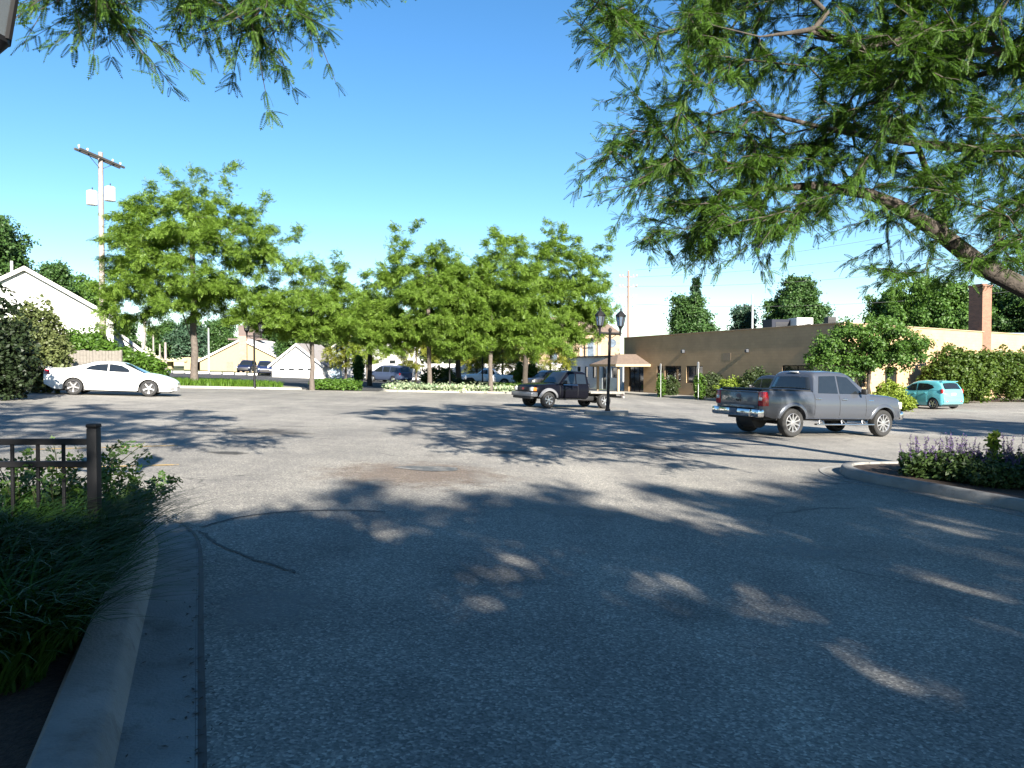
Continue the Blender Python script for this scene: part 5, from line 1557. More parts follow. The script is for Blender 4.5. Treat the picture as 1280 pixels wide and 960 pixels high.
# ------------------------------------------------------------------ lamps, poles, signs, fence
M_LGLASS = mat('lantern_glass', (.30, .33, .36), .12, var=.1)
M_LGLASS.node_tree.nodes['Principled BSDF'].inputs['Transmission Weight'].default_value = .8
def lamp(label, loc, rz, lean=(0, 0), z=None):
    t = thing('street_lamp', label, 'street lamp', (loc[0], loc[1], (z if z is not None else g(*loc)) ), rz, 'black twin-lantern street lamps')
    t.rotation_euler = (lean[0], lean[1], rz)
    obj('post', MB().lathe([(.001, 0), (.11, 0), (.11, .06), (.075, .10), (.07, .45), (.06, .5), (.055, 3.15), (.07, 3.18), (.07, 3.25), (.03, 3.30), (.001, 3.32)], 16), M_BLACK, t, smooth=40)
    arm = MB().rbox((0, 0, 3.10), (.86, .05, .07), .015)
    for s in (1, -1): arm.tube([(s * .06, 0, 2.9), (s * .2, 0, 3.0), (s * .3, 0, 3.08)], .015, 6)
    obj('arm', arm, M_BLACK, t, smooth=40)
    for s in (1, -1):
        T_ = Matrix.Translation((s * .41, 0, 0))
        lm = MB()
        lm.lathe([(.001, 2.98), (.03, 3.0), (.045, 3.10), (.045, 3.22), (.06, 3.30), (.11, 3.36), (.11, 3.39)], 12, M=T_)
        # cage: six bars, a ring and a domed cap with a finial
        for k in range(6):
            a = 2 * PI * k / 6
            lm.tube([(s * .41 + .115 * math.cos(a), .115 * math.sin(a), 3.38), (s * .41 + .185 * math.cos(a), .185 * math.sin(a), 3.78)], .019, 5)
        lm.lathe([(.185, 3.77), (.215, 3.77), (.22, 3.80), (.19, 3.84), (.10, 3.93), (.05, 3.97), (.03, 4.02), (.04, 4.05), (.012, 4.12), (.001, 4.2)], 6, M=T_)
        lo = obj('lantern', lm, M_BLACK, t, smooth=30)
        obj('glass', MB().lathe([(.001, 3.39), (.108, 3.39), (.178, 3.77), (.001, 3.77)], 6, M=T_), M_LGLASS, lo)
    return t
lp0 = lamp('black twin-lantern street lamp on a round concrete island in the open car park', LP, .02, (0, R(1.6)), g(*LP) + .155)
dup(lp0, 'black twin-lantern street lamp cut off by the picture edge beside the camera', loc=(-3.51, 4.55, g(-3.6, 4.5) + .06), rz=.1)
dup(lp0, 'black lamp post standing in the grass strip between the two trees', loc=(X(318, 45.5), 45.5, g(-15, 45.5) + .05), rz=.3)
dup(lp0, 'black lamp post among the variegated plants of the planted island', loc=(X(562, 54), 54, g(-4.4, 54) + .05), rz=.4)
dup(lp0, 'black lamp post on the rear green strip by the white pickup', loc=(X(603, 65), 65, g(-2, 65) + .05), rz=.3)

def util_pole(label, loc, h, r, arms, cans, m=M_POLEW, rz=0, lean=0):
    t = thing('utility_pole', label, 'utility pole', (loc[0], loc[1], g(*loc) - .2), rz)
    t.rotation_euler = (0, lean, rz)
    obj('post', MB().tube([(0, 0, 0), (0, 0, h * .5), (0, 0, h)], [r, r * .85, r * .68], 12), m, t, smooth=50)
    for z, L, dbl in arms:
        a = MB()
        for yy in ((-.16, .16) if dbl else (.14,)): a.box((0, yy, z), (L, .10, .13))
        for s in (1, -1): a.tube([(s * L * .28, 0, z - .05), (0, 0, z - .7)], .02, 5)
        ao = obj('crossarm', a, mat('dark_timber', (.06, .055, .05), .9) if dbl else mat('brown_timber', (.2, .12, .09), .9), t)
        ins = MB()
        for k in (-.46, -.28, .28, .46):
            ins.lathe([(.001, .06), (.03, .06), (.03, .16), (.065, .18), (.05, .22), (.065, .25), (.04, .30), (.001, .32)], 8, M=Matrix.Translation((k * L, 0, z)))
        obj('insulator', ins, M_WHITE, ao)
    for x, y, z, rr, hh in cans:
        c = obj('transformer', MB().lathe([(.001, 0), (rr, 0), (rr, hh), (rr * .8, hh + .06), (.001, hh + .08)], 18, M=Matrix.Translation((x, y, z))), M_CANWH, t, smooth=40)
        obj('bushing', MB().tube([(x, y, z + hh), (x + .05, y, z + hh + .28)], .035, 6), M_BLACKP, c)
    return t
util_pole('tall pale utility pole with a tilted double crossarm and two white transformers', (X(129, 50), 50), 15.0, .21, [(14.6, 4.6, True)], [(.15, -.52, 11.9, .33, .85), (-.15, .52, 11.6, .33, .85)], rz=PI / 2 - .1)
util_pole('brown utility pole with three crossarms behind the tan building', (X(785, 100), 100), 15.3, .17, [(14.5, 2.4, False), (13.2, 2.4, False), (11.9, 2.3, False)], [(-.5, -.1, 9.6, .26, .85), (.5, -.1, 9.6, .26, .85)], m=mat('brown_pole', (.24, .13, .10), .9), rz=.05)
util_pole('bare thin grey pole between the two conifers', (X(940, 92), 92), 11.4, .16, [], [], m=M_GALV)
util_pole('short pale leaning pole behind the left trunk of the big tree', (X(177, 75), 75), 5.8, .2, [], [], lean=R(4))
util_pole('thin pale pole rising beside the tan hall roof', (X(261, 95), 95), 5.8, .12, [], [], m=M_GALV)
for px, lab in ((192, 'slim wooden post at the roadside, taller of three'), (200, 'slim wooden post at the roadside, middle of three'), (207, 'slim wooden post at the roadside, thickest of three')):
    util_pole(lab, (X(px, 84), 84), (4.4, 3.4, 3.6)[(px - 192) // 7 if px < 207 else 2], .11 if px < 207 else .17, [], [])
# wires that leave the crossarm pole over the roofs
for k, (z0, z1) in enumerate(((14.0, 24.0), (13.1, 20.5), (11.9, 17.0), (9.6, 12.5))):
    a = Vector((X(785, 100) + .9, 100, z0)); b = Vector((75, 92, z1)); pts = [a.lerp(b, t) - Vector((0, 0, 4 * t * (1 - t) * 1.6)) for t in np.linspace(0, 1, 14)]
    mb = MB().tube(pts, .018, 4); tag(obj('power_line', mb, M_WIRE, smooth=60), 'thin power line running off from the crossarm pole above the tan building', 'power line', 'power lines above the tan building')
# slim white sign posts by the wall
def s_px(px, o):
    lo, hi = -2.0, 27.0
    for _ in range(40):
        m_ = (lo + hi) / 2; x, y = along(m_, o)
        if 640 + 960 * x / y < px: lo = m_
        else: hi = m_
    return lo
def signpost(s, o, label, h):
    x, y = along(s, o); t = thing('sign_post', label, 'sign', (x, y, g(x, y)), ang1)
    obj('post', MB().tube([(0, 0, 0), (0, 0, h)], .022, 8), M_GALV, t); obj('sign_plate', MB().rbox((0, -.03, h - .25), (.22, .02, .45), .008), M_WHITE, t)
signpost(s_px(826, 2.6), 2.6, 'slim white sign at the shrub beside the dark door of the tan building', 2.6); signpost(s_px(873, 2.5), 2.5, 'slim white sign by the climbing shrub under the tan wall', 2.7)
# black metal fence by the camera
p0 = W(117, 533, 5.2); fz = g(p0.x, p0.y) + .07
mf = thing('metal_fence', 'black metal railing with a square end post in the planted bed', 'fence', (p0.x, p0.y, fz), PI + .015)
ph = p0.z - fz
obj('post', MB().rbox((0, 0, ph / 2 - .02), (.068, .068, ph + .02), .006).rbox((0, 0, ph + .005), (.078, .078, .03), .012), M_BLACK, mf, smooth=30)
zr1 = W(60, 552, 5.2).z - fz; zr2 = W(60, 580, 5.2).z - fz
for z in (zr1, zr2, .12): obj('rail', MB().rbox((2.0, 0, z), (3.96, .04, .042), .005), M_BLACK, mf)
for k in range(20): obj('baluster', MB().rbox((.205 + .172 * k, 0, (.1 + zr1) / 2), (.02, .02, zr1 - .1), .003), M_BLACK, mf)

# ------------------------------------------------------------------ plants near the camera
def blades(P, ln, wd, r, seg=5, droop=.9, lean=.5):
    """arching strap leaves: P roots, returns verts and quads"""
    n = len(P); a = r.uniform(0, 2 * PI, n); le = lean * r.uniform(.3, 1.2, n); L = ln * r.uniform(.6, 1.15, n)
    dirs = np.stack([np.cos(a), np.sin(a)], 1); side = np.stack([-np.sin(a), np.cos(a), np.zeros(n)], 1)
    V = []
    for k in range(seg + 1):
        t = k / seg
        out = (le * t + .55 * droop * t ** 2.2) * L * .75
        up = L * (t * .95 - droop * .42 * t ** 2.6)
        c = P + np.concatenate([dirs * out[:, None], up[:, None]], 1)
        w = wd * (1 - t ** 2.5) * .5 + .0008
        V += [c - side * w, c + side * w]
    V = np.stack(V, 1)          # n, 2(seg+1), 3
    F_ = np.array([[2 * k, 2 * k + 1, 2 * k + 3, 2 * k + 2] for k in range(seg)])
    return V.reshape(-1, 3), (F_[None] + (np.arange(n) * 2 * (seg + 1))[:, None, None]).reshape(-1, 4)

def lily(label, x, y, rad, n, ln, seed, dz=.08):
    r = np.random.default_rng(seed); z = g(x, y) + dz
    n = int(n * 1.5); root = thing('daylily', label, 'plant', (x, y, z), group='daylily clumps by the kerb')
    a = r.uniform(0, 2 * PI, n); q = np.sqrt(r.uniform(0, 1, n)) * rad
    P = np.stack([np.cos(a) * q, np.sin(a) * q, np.zeros(n)], 1)
    V, Q = blades(P, ln, .012, r, 7, .95, .8)
    np_obj('foliage', V, Q, L_LILY, root)
LL = [(-3.0, 5.25, .28, 420, .86, 'daylily clump at the tip of the bed nearest the fence post'), (-3.2, 4.8, .32, 480, .90, 'daylily clump in front of the black railing'),
      (-2.76, 4.55, .26, 420, .84, 'daylily clump whose blades spill over the kerb halfway along the bed'), (-2.95, 4.1, .30, 430, .86, 'daylily clump in the middle of the bed, away from the kerb'),
      (-2.48, 3.85, .24, 420, .78, 'daylily clump beside the kerb above the bare mulch'), (-3.6, 5.2, .3, 400, .9, 'daylily clump under the railing at the picture edge'), (-3.2, 5.8, .24, 300, .66, 'small daylily clump at the kerb corner'),
      (-2.42, 3.5, .24, 400, .80, 'lowest daylily clump, its blades hanging over the bare mulch'), (-3.2, 4.3, .3, 380, .88, 'daylily clump at the picture edge behind the bare mulch')]
for i, (x, y, rd, n, ln, lab) in enumerate(LL): lily(lab, x, y, rd, n, ln, 50 + i)

def rose(label, x, y, h, seed, canes):
    r = np.random.default_rng(seed); z = g(x, y) + .08
    root = thing('rose_bush', label, 'shrub', (x, y, z), group='rose bushes along the railing')
    mb = MB(); Ps = []; Ds = []
    for k in range(canes):
        a = r.uniform(0, 2 * PI); ln = h * r.uniform(.7, 1.15); le = r.uniform(.2, .75)
        pts = [np.array([math.cos(a) * le * ln * t ** 1.3, math.sin(a) * le * ln * t ** 1.3, ln * (t - .18 * t * t)]) + r.normal(0, .012, 3) for t in np.linspace(0, 1, 6)]
        mb.tube([tuple(p) for p in pts], list(np.linspace(.007, .003, 6)), 5)
        for t in r.uniform(.15, 1, 38):
            i = min(4, int(t * 5)); p = pts[i] + (pts[i + 1] - pts[i]) * (t * 5 - i); Ps.append(p); Ds.append(r.normal(0, 1, 3) + np.array([0, 0, .3]))
    obj('stem', mb, mat('cane', (.06, .07, .03), .7), root, smooth=60)
    V, Q = leaves_from(np.array(Ps), np.array(Ds), .068, frond_template(2, .55, .20, .2, .15), r, .3, 0)
    np_obj('foliage', V, Q, L_ROSE, root)
rose('rose bush behind the railing with a bright sprig rising above the top rail', W(62, 600, 5.6).x, 5.65, .95, 5, 20)
rose('rose bush at the fence post with a spray leaning toward the road', -3.08, 5.95, .66, 6, 18)
rose('rose bush at the picture edge behind the railing', -3.6, 5.7, .8, 8, 18)
rose('low rose bush just right of the fence post', -3.2, 6.3, .6, 12, 14)

def salvia(label, x, y, h, n, seed, f=L_SALV_F):
    r = np.random.default_rng(seed); z = g(x, y) + .10
    root = thing('salvia_plant', label, 'plant', (x, y, z), group='purple salvia in the kerbed bed')
    a = r.uniform(0, 2 * PI, 320); q = np.sqrt(r.uniform(0, 1, 320)) * .30
    P = np.stack([np.cos(a) * q, np.sin(a) * q, r.uniform(.02, h * .62, 320)], 1)
    V, Q = leaves_from(P, np.stack([np.cos(a), np.sin(a), .5 + 0 * a], 1), .10, T_CL3, r, .6, 0); np_obj('foliage', V, Q, L_SALVIA, root)
    Ps = []; Ds = []; mb = MB()
    for k in range(n):
        a = r.uniform(0, 2 * PI); q = r.uniform(0, .26); hh = h * r.uniform(.75, 1.15); ln = np.array([math.cos(a), math.sin(a), 0]) * (.15 + q * .5)
        b = np.array([math.cos(a) * q, math.sin(a) * q, h * .3]); t_ = b + ln * .4 + np.array([0, 0, hh - h * .3])
        mb.tube([(0, 0, 0), tuple(b), tuple(t_)], [.004, .004, .002], 4)
        for t in np.linspace(.35, 1, 16):
            Ps.append(b + (t_ - b) * t + r.normal(0, .006, 3)); Ds.append(r.normal(0, 1, 3))
    V, Q = leaves_from(np.array(Ps), np.array(Ds), .034, T_CL3, r, .4, 0); np_obj('flower_spikes', V, Q, f, root)
    obj('stem', mb, mat('stem_green', (.05, .08, .02), .7), root)
SV = []
for i, (px, Y) in enumerate([(1150, 12.6), (1172, 12.9), (1195, 12.4), (1215, 13.0), (1238, 12.6), (1262, 12.9), (1284, 12.3), (1305, 12.8), (1186, 12.35), (1218, 12.2), (1250, 12.1), (1282, 12.0), (1312, 12.1)]):
    where = ['nearest the mulch tip', 'second from the mulch tip, back row', 'third from the mulch tip, back row', 'fourth from the mulch tip, back row', 'before the tall bright stalk, back row', 'beside the tall bright stalk, back row', 'at the picture edge, back row', 'beyond the picture edge, back row',
             'front row, nearest the mulch tip', 'front row, second from the mulch tip', 'front row, third from the mulch tip', 'front row, at the picture edge', 'front row, beyond the picture edge'][i]
    salvia('purple salvia clump ' + where, X(px, Y), Y, (.62, .55, .68, .60, .5, .66, .58, .62, .42, .5, .38, .48, .5)[i], (15, 11, 18, 13, 10, 16, 12, 14, 6, 8, 5, 7, 8)[i], 70 + i)
for i, px in enumerate((1150, 1168)): salvia('small sparse salvia ' + ('at the very tip of the bed' if i == 0 else 'just behind the tip of the bed'), X(px, 13.5 - .3 * i), 13.5 - .3 * i, .36, 6, 90 + i)
shrub('leafy_plant', 'tall bright green stalk rising among the salvia', 'plant', (X(1243, 12.3), 12.3), [(0, 0, .66, .07, .07, .15), (0, 0, .4, .05, .05, .2)], 70, .11, T_CL3, L_LIME, 14, lift=.1, stems=3)
for i, (px, Y, lab) in enumerate(((1246, 11.7, 'dark leafy perennial in front of the salvia'), (1304, 11.5, 'dark leafy perennial at the picture edge in front of the salvia'), (1204, 12.2, 'dark leafy perennial beside the salvia near the mulch tip'))):
    shrub('perennial', lab, 'plant', (X(px, Y), Y), [(0, 0, .16, .42, .34, .22)], 700, .09, T_CL3, L_SALVIA, 140 + i, lift=.1, stems=5)

# grass strip and island planting
def scatter_poly(poly, n, r):
    out = []; xs = [p[0] for p in poly]; ys = [p[1] for p in poly]
    x = r.uniform(min(xs), max(xs), n * 4); y = r.uniform(min(ys), max(ys), n * 4); k = in_poly(x, y, poly)
    x, y = x[k][:n], y[k][:n]
    return np.stack([x, y, np.array([g(a, b) for a, b in zip(x, y)])], 1)
r = np.random.default_rng(9)
P = scatter_poly([(-26, 38.9), (-21.6, 41.6), (-18.7, 43.5), (-16.2, 45.2), (-13.9, 47), (-15, 48.6), (-18, 49), (-26, 45)], 9000, r); P[:, 2] += .06
V, Q = blades(P, .62, .035, r, 3, .6, .4); tag(np_obj('grass', V, Q, L_GRASS), 'long bright green grass filling the strip under the big tree', 'grass', kind='stuff')
P = scatter_poly(isb2, 5000, r); P[:, 2] += .06
V, Q = blades(P, .7, .04, r, 3, .6, .4); tag(np_obj('grass', V, Q, L_GRASS), 'green ground cover filling the rear strip before the white pickup', 'grass', kind='stuff')
P = scatter_poly([(a * .97 - .1, b) for a, b in isl2], 750, r); P[:, 2] += .10
nH = len(P); D = r.normal(0, 1, (nH, 3)) * np.array([1, 1, .2]) + np.array([0, 0, .8])
V, Q = leaves_from(P + np.array([0, 0, .14]), D, .42, T_CL, r, .3, 0); tag(np_obj('ground_cover', V, Q, L_HOSTA), 'cream-edged leafy ground cover filling the planted island', 'ground cover', kind='stuff')
r2 = np.random.default_rng(12); P = np.stack([r2.uniform(-2.9, -1.5, 900), r2.uniform(2.2, 5.5, 900), np.zeros(900)], 1)
# fallen leaves and twigs on the gutter
lf = []
for k in range(900):
    i = r2.integers(6, len(gl) - 22); a = gl[i]; a = (a[0] + (gl[i + 1][0] - a[0]) * r2.random(), a[1] + (gl[i + 1][1] - a[1]) * r2.random()); o = r2.uniform(-.35, .28) if r2.random() < .12 else r2.normal(-.012, .03)
    d = (Vector(gl[i + 1]) - Vector(gl[i])).normalized(); lf.append((a[0] - d.y * o, a[1] + d.x * o))
P = np.array([(a, b, g(a, b) + .016) for a, b in lf]); D = r2.normal(0, 1, (len(P), 3)) * np.array([1, 1, .06])
Vt = (np.array([[0, 0, 0], [.5, .16, .06], [1, 0, .03], [.5, -.16, .06]]), np.array([[0, 1, 2, 3]]))
up = np.tile(np.array([0, 0, 1.0]), (len(P), 1)); V, Q = bake(P, basis(D, up), r2.uniform(.012, .045, len(P)), Vt)
tag(np_obj('leaf_litter', V, Q, mat('dead_leaf', (.05, .03, .018), .9, var=.4)), 'scraps of dead leaf lying along the gutter', 'litter', kind='stuff')

# ------------------------------------------------------------------ trees
GL = 'honey locust trees round the car park'
tree('honey_locust_tree', 'largest honey locust in the grass strip, beside the tall utility pole', 'tree', (X(243, 46), 46), 3.0, .20,
     [(0, 0, 7.4, 5.0, 4.4, 3.2), (-1.6, 0, 9.8, 3.2, 3.0, 2.2), (2.8, 0, 9.2, 2.6, 2.5, 1.9), (-3.4, 0, 6.0, 2.4, 2.4, 2.0), (2.4, 0, 5.0, 3.2, 3, 1.3), (.3, 0, 11.6, 2.0, 1.8, 1.6), (-3.6, 0, 9.8, 1.8, 1.7, 1.8), (4.4, 0, 7.6, 1.6, 1.5, 1.2), (-3.6, 0, 4.4, 2.0, 2.0, 1.3), (3.9, -.8, 4.6, 1.7, 1.3, .95), (0, -2.2, 6.0, 3.0, 2.0, 1.8)], 620, 120, .27, T_MID, L_LOCUST, 101, bark=M_BARKL, group=GL, layers=0, multi=2, bend=.3, fork=True)
tree('honey_locust_tree', 'honey locust with a forked pale trunk before the white garage', 'tree', (X(390, 47.5), 47.5), 2.2, .14,
     [(0, 0, 4.9, 2.9, 2.8, 1.7), (.6, 0, 6.6, 1.7, 1.6, 1.5), (-1.9, 0, 4.4, 1.8, 1.8, 1.1), (1.5, 0, 4.2, 1.7, 1.7, 1.0), (1.3, 0, 7.4, .9, .8, .8), (2.4, 0, 5.4, 1.3, 1.2, 1.0), (-2.4, 0, 5.2, 1.3, 1.2, 1.0)], 360, 95, .27, T_MID, L_LOCUST, 102, bark=M_BARKL, group=GL, layers=0, multi=2, fork=True)
tree('honey_locust_tree', 'honey locust beyond the driveway mouth, between the garage and the island', 'tree', (X(462, 62), 62), 2.4, .18,
     [(0, 0, 5.0, 3.2, 2.8, 1.7), (.2, 0, 6.6, 2.2, 2, 1.3), (-2.2, 0, 4.5, 2, 2, 1.1), (2.4, 0, 4.6, 2.2, 2, 1.4)], 300, 85, .30, T_MID, L_LOCUST, 103, group=GL)
tree('honey_locust_tree', 'honey locust at the driveway end of the planted island', 'tree', (X(537, 52.8), 52.8), 2.7, .15,
     [(0, 0, 5.6, 4.0, 3.4, 2.3), (-.6, 0, 8.0, 2.7, 2.4, 1.9), (-2.4, 0, 4.5, 2.2, 2.0, 1.3), (1.6, 0, 7.4, 2.2, 2.0, 1.6), (-1.7, 0, 10.0, 1.0, .9, 1.0), (.5, 0, 10.2, 1.2, 1.0, 1.1), (-3.4, 0, 7.2, 1.3, 1.2, 1.2), (-2.6, -.5, 3.7, 2.2, 2, 1.0), (2.2, -.5, 3.6, 2.2, 2, 1.0), (-3.6, 0, 5.4, 1.8, 1.6, 1.2)], 620, 115, .27, T_MID, L_LOCUST, 104, bark=M_BARKL, group=GL)
tree('honey_locust_tree', 'honey locust in the middle of the planted island before the white pickup', 'tree', (X(613, 54.5), 54.5), 2.6, .15,
     [(0, 0, 5.8, 3.9, 3.4, 2.4), (.8, 0, 8.2, 3.0, 2.6, 1.9), (-2.0, 0, 7.2, 2.0, 2, 1.6), (2.6, 0, 4.8, 2.3, 2.1, 1.4), (.3, 0, 10.6, 1.3, 1.1, 1.1), (2.2, 0, 10.4, 1.2, 1.1, 1.0), (-2.4, -.5, 3.6, 2.3, 2, 1.0), (2.6, -.3, 3.6, 2.2, 2, 1.0)], 610, 115, .27, T_MID, L_LOCUST, 105, bark=M_BARKL, group=GL)
tree('honey_locust_tree', 'tall honey locust on the rear strip behind the black flatbed truck', 'tree', (X(657, 66), 66), 3.0, .22,
     [(1.5, 0, 7.0, 4.8, 4, 3.0), (2.8, 0, 10.6, 3.2, 3, 2.2), (4.4, 0, 8.2, 3.0, 2.6, 2.2), (5.6, 0, 12.0, 1.6, 1.4, 1.4), (2.6, 0, 13.2, 1.6, 1.5, 1.3), (-1.6, 0, 6.5, 2.8, 2.4, 2.0), (5.0, 0, 5.4, 2.0, 2, 1.2), (2.8, -.6, 4.2, 2.4, 2, 1.1), (6.2, 0, 8.6, 1.5, 1.4, 1.5), (6.4, 0, 6.6, 1.3, 1.3, 1.0)], 640, 100, .30, T_MID, L_LOCUST, 106, group=GL, bend=.3)
tree('honey_locust_tree', 'stout-trunked honey locust on the rear strip beside the round shrub', 'tree', (X(573, 63.5), 63.5), 2.6, .22,
     [(0, 0, 6.4, 4.2, 3.6, 2.6), (.4, 0, 8.6, 2.8, 2.6, 1.8)], 280, 90, .30, T_MID, L_LOCUST, 107, group=GL, layers=0, multi=2, fork=True)
# golden trees in front of the white house and fence
for i, (px, Y, h, rd, lab) in enumerate(((432, 84, 5.2, 2.4, 'golden-leaved tree before the pale blue house'), (459, 82, 5.6, 2.3, 'yellow-green tree behind the minivan'), (520, 84, 5.8, 2.6, 'yellow-green tree right behind the island locust, before the white house'),
                                       (596, 86, 5.2, 2.4, 'golden tree behind the white pickup hood'), (628, 84, 5.4, 2.6, 'golden tree behind the white pickup bed'), (688, 84, 5.6, 2.6, 'golden tree before the stone church'))):
    tree('golden_tree', lab, 'tree', (X(px, Y), Y), 1.6, .13, [(0, 0, h * .62, rd, rd, h * .34), (.4, 0, h * .82, rd * .7, rd * .7, h * .2)], 90, 26, .5, T_MID, L_GOLD if i != 1 else L_LIME, 120 + i, bark=M_BARKL, group='golden trees along the white fence', spread=1)
# small tree at the corner of the tan building
tree('small_tree', 'small many-stemmed tree at the corner of the tan building', 'tree', (X(1086, 42.5), 42.5), 1.6, .10,
     [(0, 0, 3.6, 2.7, 2.3, 1.3), (-1.6, -.2, 2.7, 1.8, 1.6, 1.0), (1.4, 0, 3.2, 2.0, 1.8, 1.0), (.2, 0, 4.5, 1.9, 1.7, .8)], 190, 30, .30, T_CL, L_MAPLE, 131, multi=4, bend=.3, lead=.5, layers=4)

def proto(kind, seed):
    a = np.random.default_rng(seed)
    return a
# far trees, each of them its own tree
def oak(label, px, Y, top, wpx, seed, leafm=L_OAK, base=2.5, n=170, per=30, size=1.0, bark=M_BARK, name='broadleaf_tree', group=None, round_=1.0):
    x = X(px, Y); gz = g(x, Y); H = Hz(top, Y) - gz; w = wpx * Y / 960 / 2
    cz = (H + base) / 2; rzv = (H - base) / 2
    a = np.random.default_rng(seed)
    bl = [(0, 0, cz, w * .68, w * .68, rzv * .8)]
    for k in range(11):
        an = a.uniform(0, 2 * PI); q = a.uniform(.4, .72); k_ = a.uniform(.22, .42)
        bl.append((math.cos(an) * w * q, math.sin(an) * w * q, cz + a.uniform(-.75, .72) * rzv, w * k_, w * k_, rzv * k_ * .7))
    bl.append((a.normal(0, .1) * w, 0, H - rzv * .35, w * .45, w * .45, rzv * .34))
    return tree(name, label, 'tree', (x, Y), base, max(.18, H * .022), bl, int(n * 1.2), per, size * .68, T_CL, leafm, seed, bark=bark, group=group, minr=.02, puff=.75, spread=1.0, flat=0, bend=.4)
FG = 'trees beyond the buildings'
oak('rounded dark oak rising above the rooftop units', 996, 100, 343, 84, 201, base=3, n=260, per=34, size=.95, group=FG)
oak('pale green broadleaf in front of the spruce spire', 866, 98, 366, 68, 202, L_OAK, base=2.5, n=200, per=30, size=.9, group=FG)
oak('small bluish tree beside the bare grey pole', 928, 110, 378, 40, 203, L_SPRUCE, base=2, n=110, per=26, size=.9, group=FG)
oak('wide tree mass behind the brick chimney', 1180, 96, 345, 150, 204, L_MAPLE, base=2, n=330, per=36, size=1.0, group=FG)
oak('tree behind the metal building, showing at the picture edge', 1262, 110, 352, 110, 205, L_OAK, base=2, n=200, per=30, size=1.1, group=FG)
oak('tree beyond the small corner tree, left of the chimney', 1110, 104, 362, 80, 206, L_MAPLE, base=2, n=180, per=30, size=1.0, group=FG)
oak('dark tree at the picture edge behind the white house', 4, 78, 270, 84, 207, L_OAK, base=3, n=230, per=32, size=.9, group=FG)
oak('small round tree just over the white house ridge', 63, 92, 322, 50, 208, L_OAK, base=3, n=130, per=30, size=.9, group=FG)
oak('broad tree between the white house roof and the utility pole', 106, 100, 344, 66, 209, L_MAPLE, base=3, n=160, per=30, size=.9, group=FG)
for i, (px, Y, top, w, m, lab) in enumerate(((150, 130, 392, 60, L_OAK, 'dark tree far behind the utility pole'), (205, 135, 400, 56, L_OAK, 'far tree left of the big locust trunk'), (238, 128, 396, 50, L_SPRUCE, 'dark far tree behind the hall porch'), (272, 138, 396, 54, L_OAK, 'far tree over the left slope of the hall roof'),
                                         (330, 132, 392, 66, L_OAK, 'far tree over the right slope of the hall roof'), (372, 118, 400, 60, L_OAK, 'dark tree right behind the white garage'), (404, 114, 410, 44, L_DARK, 'dark tree between garage and pale blue house'),
                                         (470, 125, 400, 70, L_OAK, 'far tree above the pale blue house'), (545, 106, 405, 60, L_DARK, 'dark tree behind the fence at the white house corner'), (586, 104, 408, 56, L_DARK, 'dark tree behind the fence above the white pickup'), (625, 116, 404, 60, L_OAK, 'far tree at the church corner'))):
    oak(lab, px, Y, top, w, 220 + i, m, base=1.2, n=110, per=26, size=1.2, group=FG)
# spruce with its spire
def spruce(label, px, Y, top, wpx, seed):
    x = X(px, Y); gz = g(x, Y); H = Hz(top, Y) - gz; w = wpx * Y / 960 / 2
    r = np.random.default_rng(seed); root = thing('spruce_tree', label, 'tree', (x, Y, gz), group=FG)
    obj('trunk', MB().tube([(0, 0, -.2), (0, 0, H * .98)], [.25, .02], 8), M_BARK, root, smooth=60)
    Ps, Ds = [], []
    for k in range(30):
        z = H * (.06 + .93 * k / 30); R_ = w * (1 - z / H) ** .8 + .1
        for j in range(9):
            a = r.uniform(0, 2 * PI); m = 9
            t = r.uniform(.15, 1, m); d = np.array([math.cos(a), math.sin(a), -.18])
            Ps.append(np.array([0, 0, z]) + d * (R_ * t)[:, None] * r.uniform(.75, 1.1)); Ds.append(np.tile(d, (m, 1)))
    V, Q = leaves_from(np.concatenate(Ps), np.concatenate(Ds), .75, T_CL3, r, .35, 0); np_obj('crown', V, Q, L_SPRUCE, root)
spruce('dark spruce spire poking above the pale broadleaf', 869, 108, 348, 44, 301)
# clipped arborvitae, round shrub, wall shrubs and hedges
def columnar(label, px, Y, h, w, seed, m=L_BUSH):
    shrub('arborvitae', label, 'shrub', (X(px, Y), Y), [(0, 0, h * .4, w, w, h * .42), (0, 0, h * .72, w * .6, w * .6, h * .3)], 700, .28, T_CL3, m, seed, group='small arborvitae', stems=3, shell=.3)
columnar('narrow arborvitae beside the minivan', 448, 70, 2.6, .55, 401); columnar('short arborvitae before the stone church, left of the pair', 650, 72, 2.6, .7, 402); columnar('short arborvitae behind the flatbed truck hood', 664, 72, 2.6, .75, 403)
shrub('round_shrub', 'round clipped shrub on the rear strip in front of the white fence', 'shrub', (X(548, 66), 66), [(0, 0, .8, 1.6, 1.4, 1.0)], 1500, .26, T_CL3, L_HEDGE, 404)
shrub('low_shrub', 'low dark shrub at the driveway mouth', 'shrub', (X(412, 48.5), 48.5), [(-.3, 0, .3, .9, .7, .45), (.6, .2, .28, .8, .7, .4)], 900, .22, T_CL3, L_BUSH, 405); shrub('low_shrub', 'low dark shrub by the kerb end of the driveway mouth', 'shrub', (X(436, 49.5), 49.5), [(0, 0, .3, .8, .7, .42)], 700, .22, T_CL3, L_BUSH, 406)
for i, px in enumerate((556, 572, 585)): shrub('low_shrub', 'low dark shrub on the rear strip, ' + ('beside the round shrub', 'under the stout trunk', 'at the white pickup front wheel')[i], 'shrub', (X(px, 62.5), 62.5), [(0, 0, .35, .8, .7, .5)], 500, .24, T_CL3, L_DARK, 410 + i)
def wall_shrub(px, o, blobs, n, m, label, seed, name='wall_shrub', size=.2):
    x, y = along(s_px(px, o), o); shrub(name, label, 'shrub', (x, y), blobs, n, size, T_CL3, m, seed, stems=6)
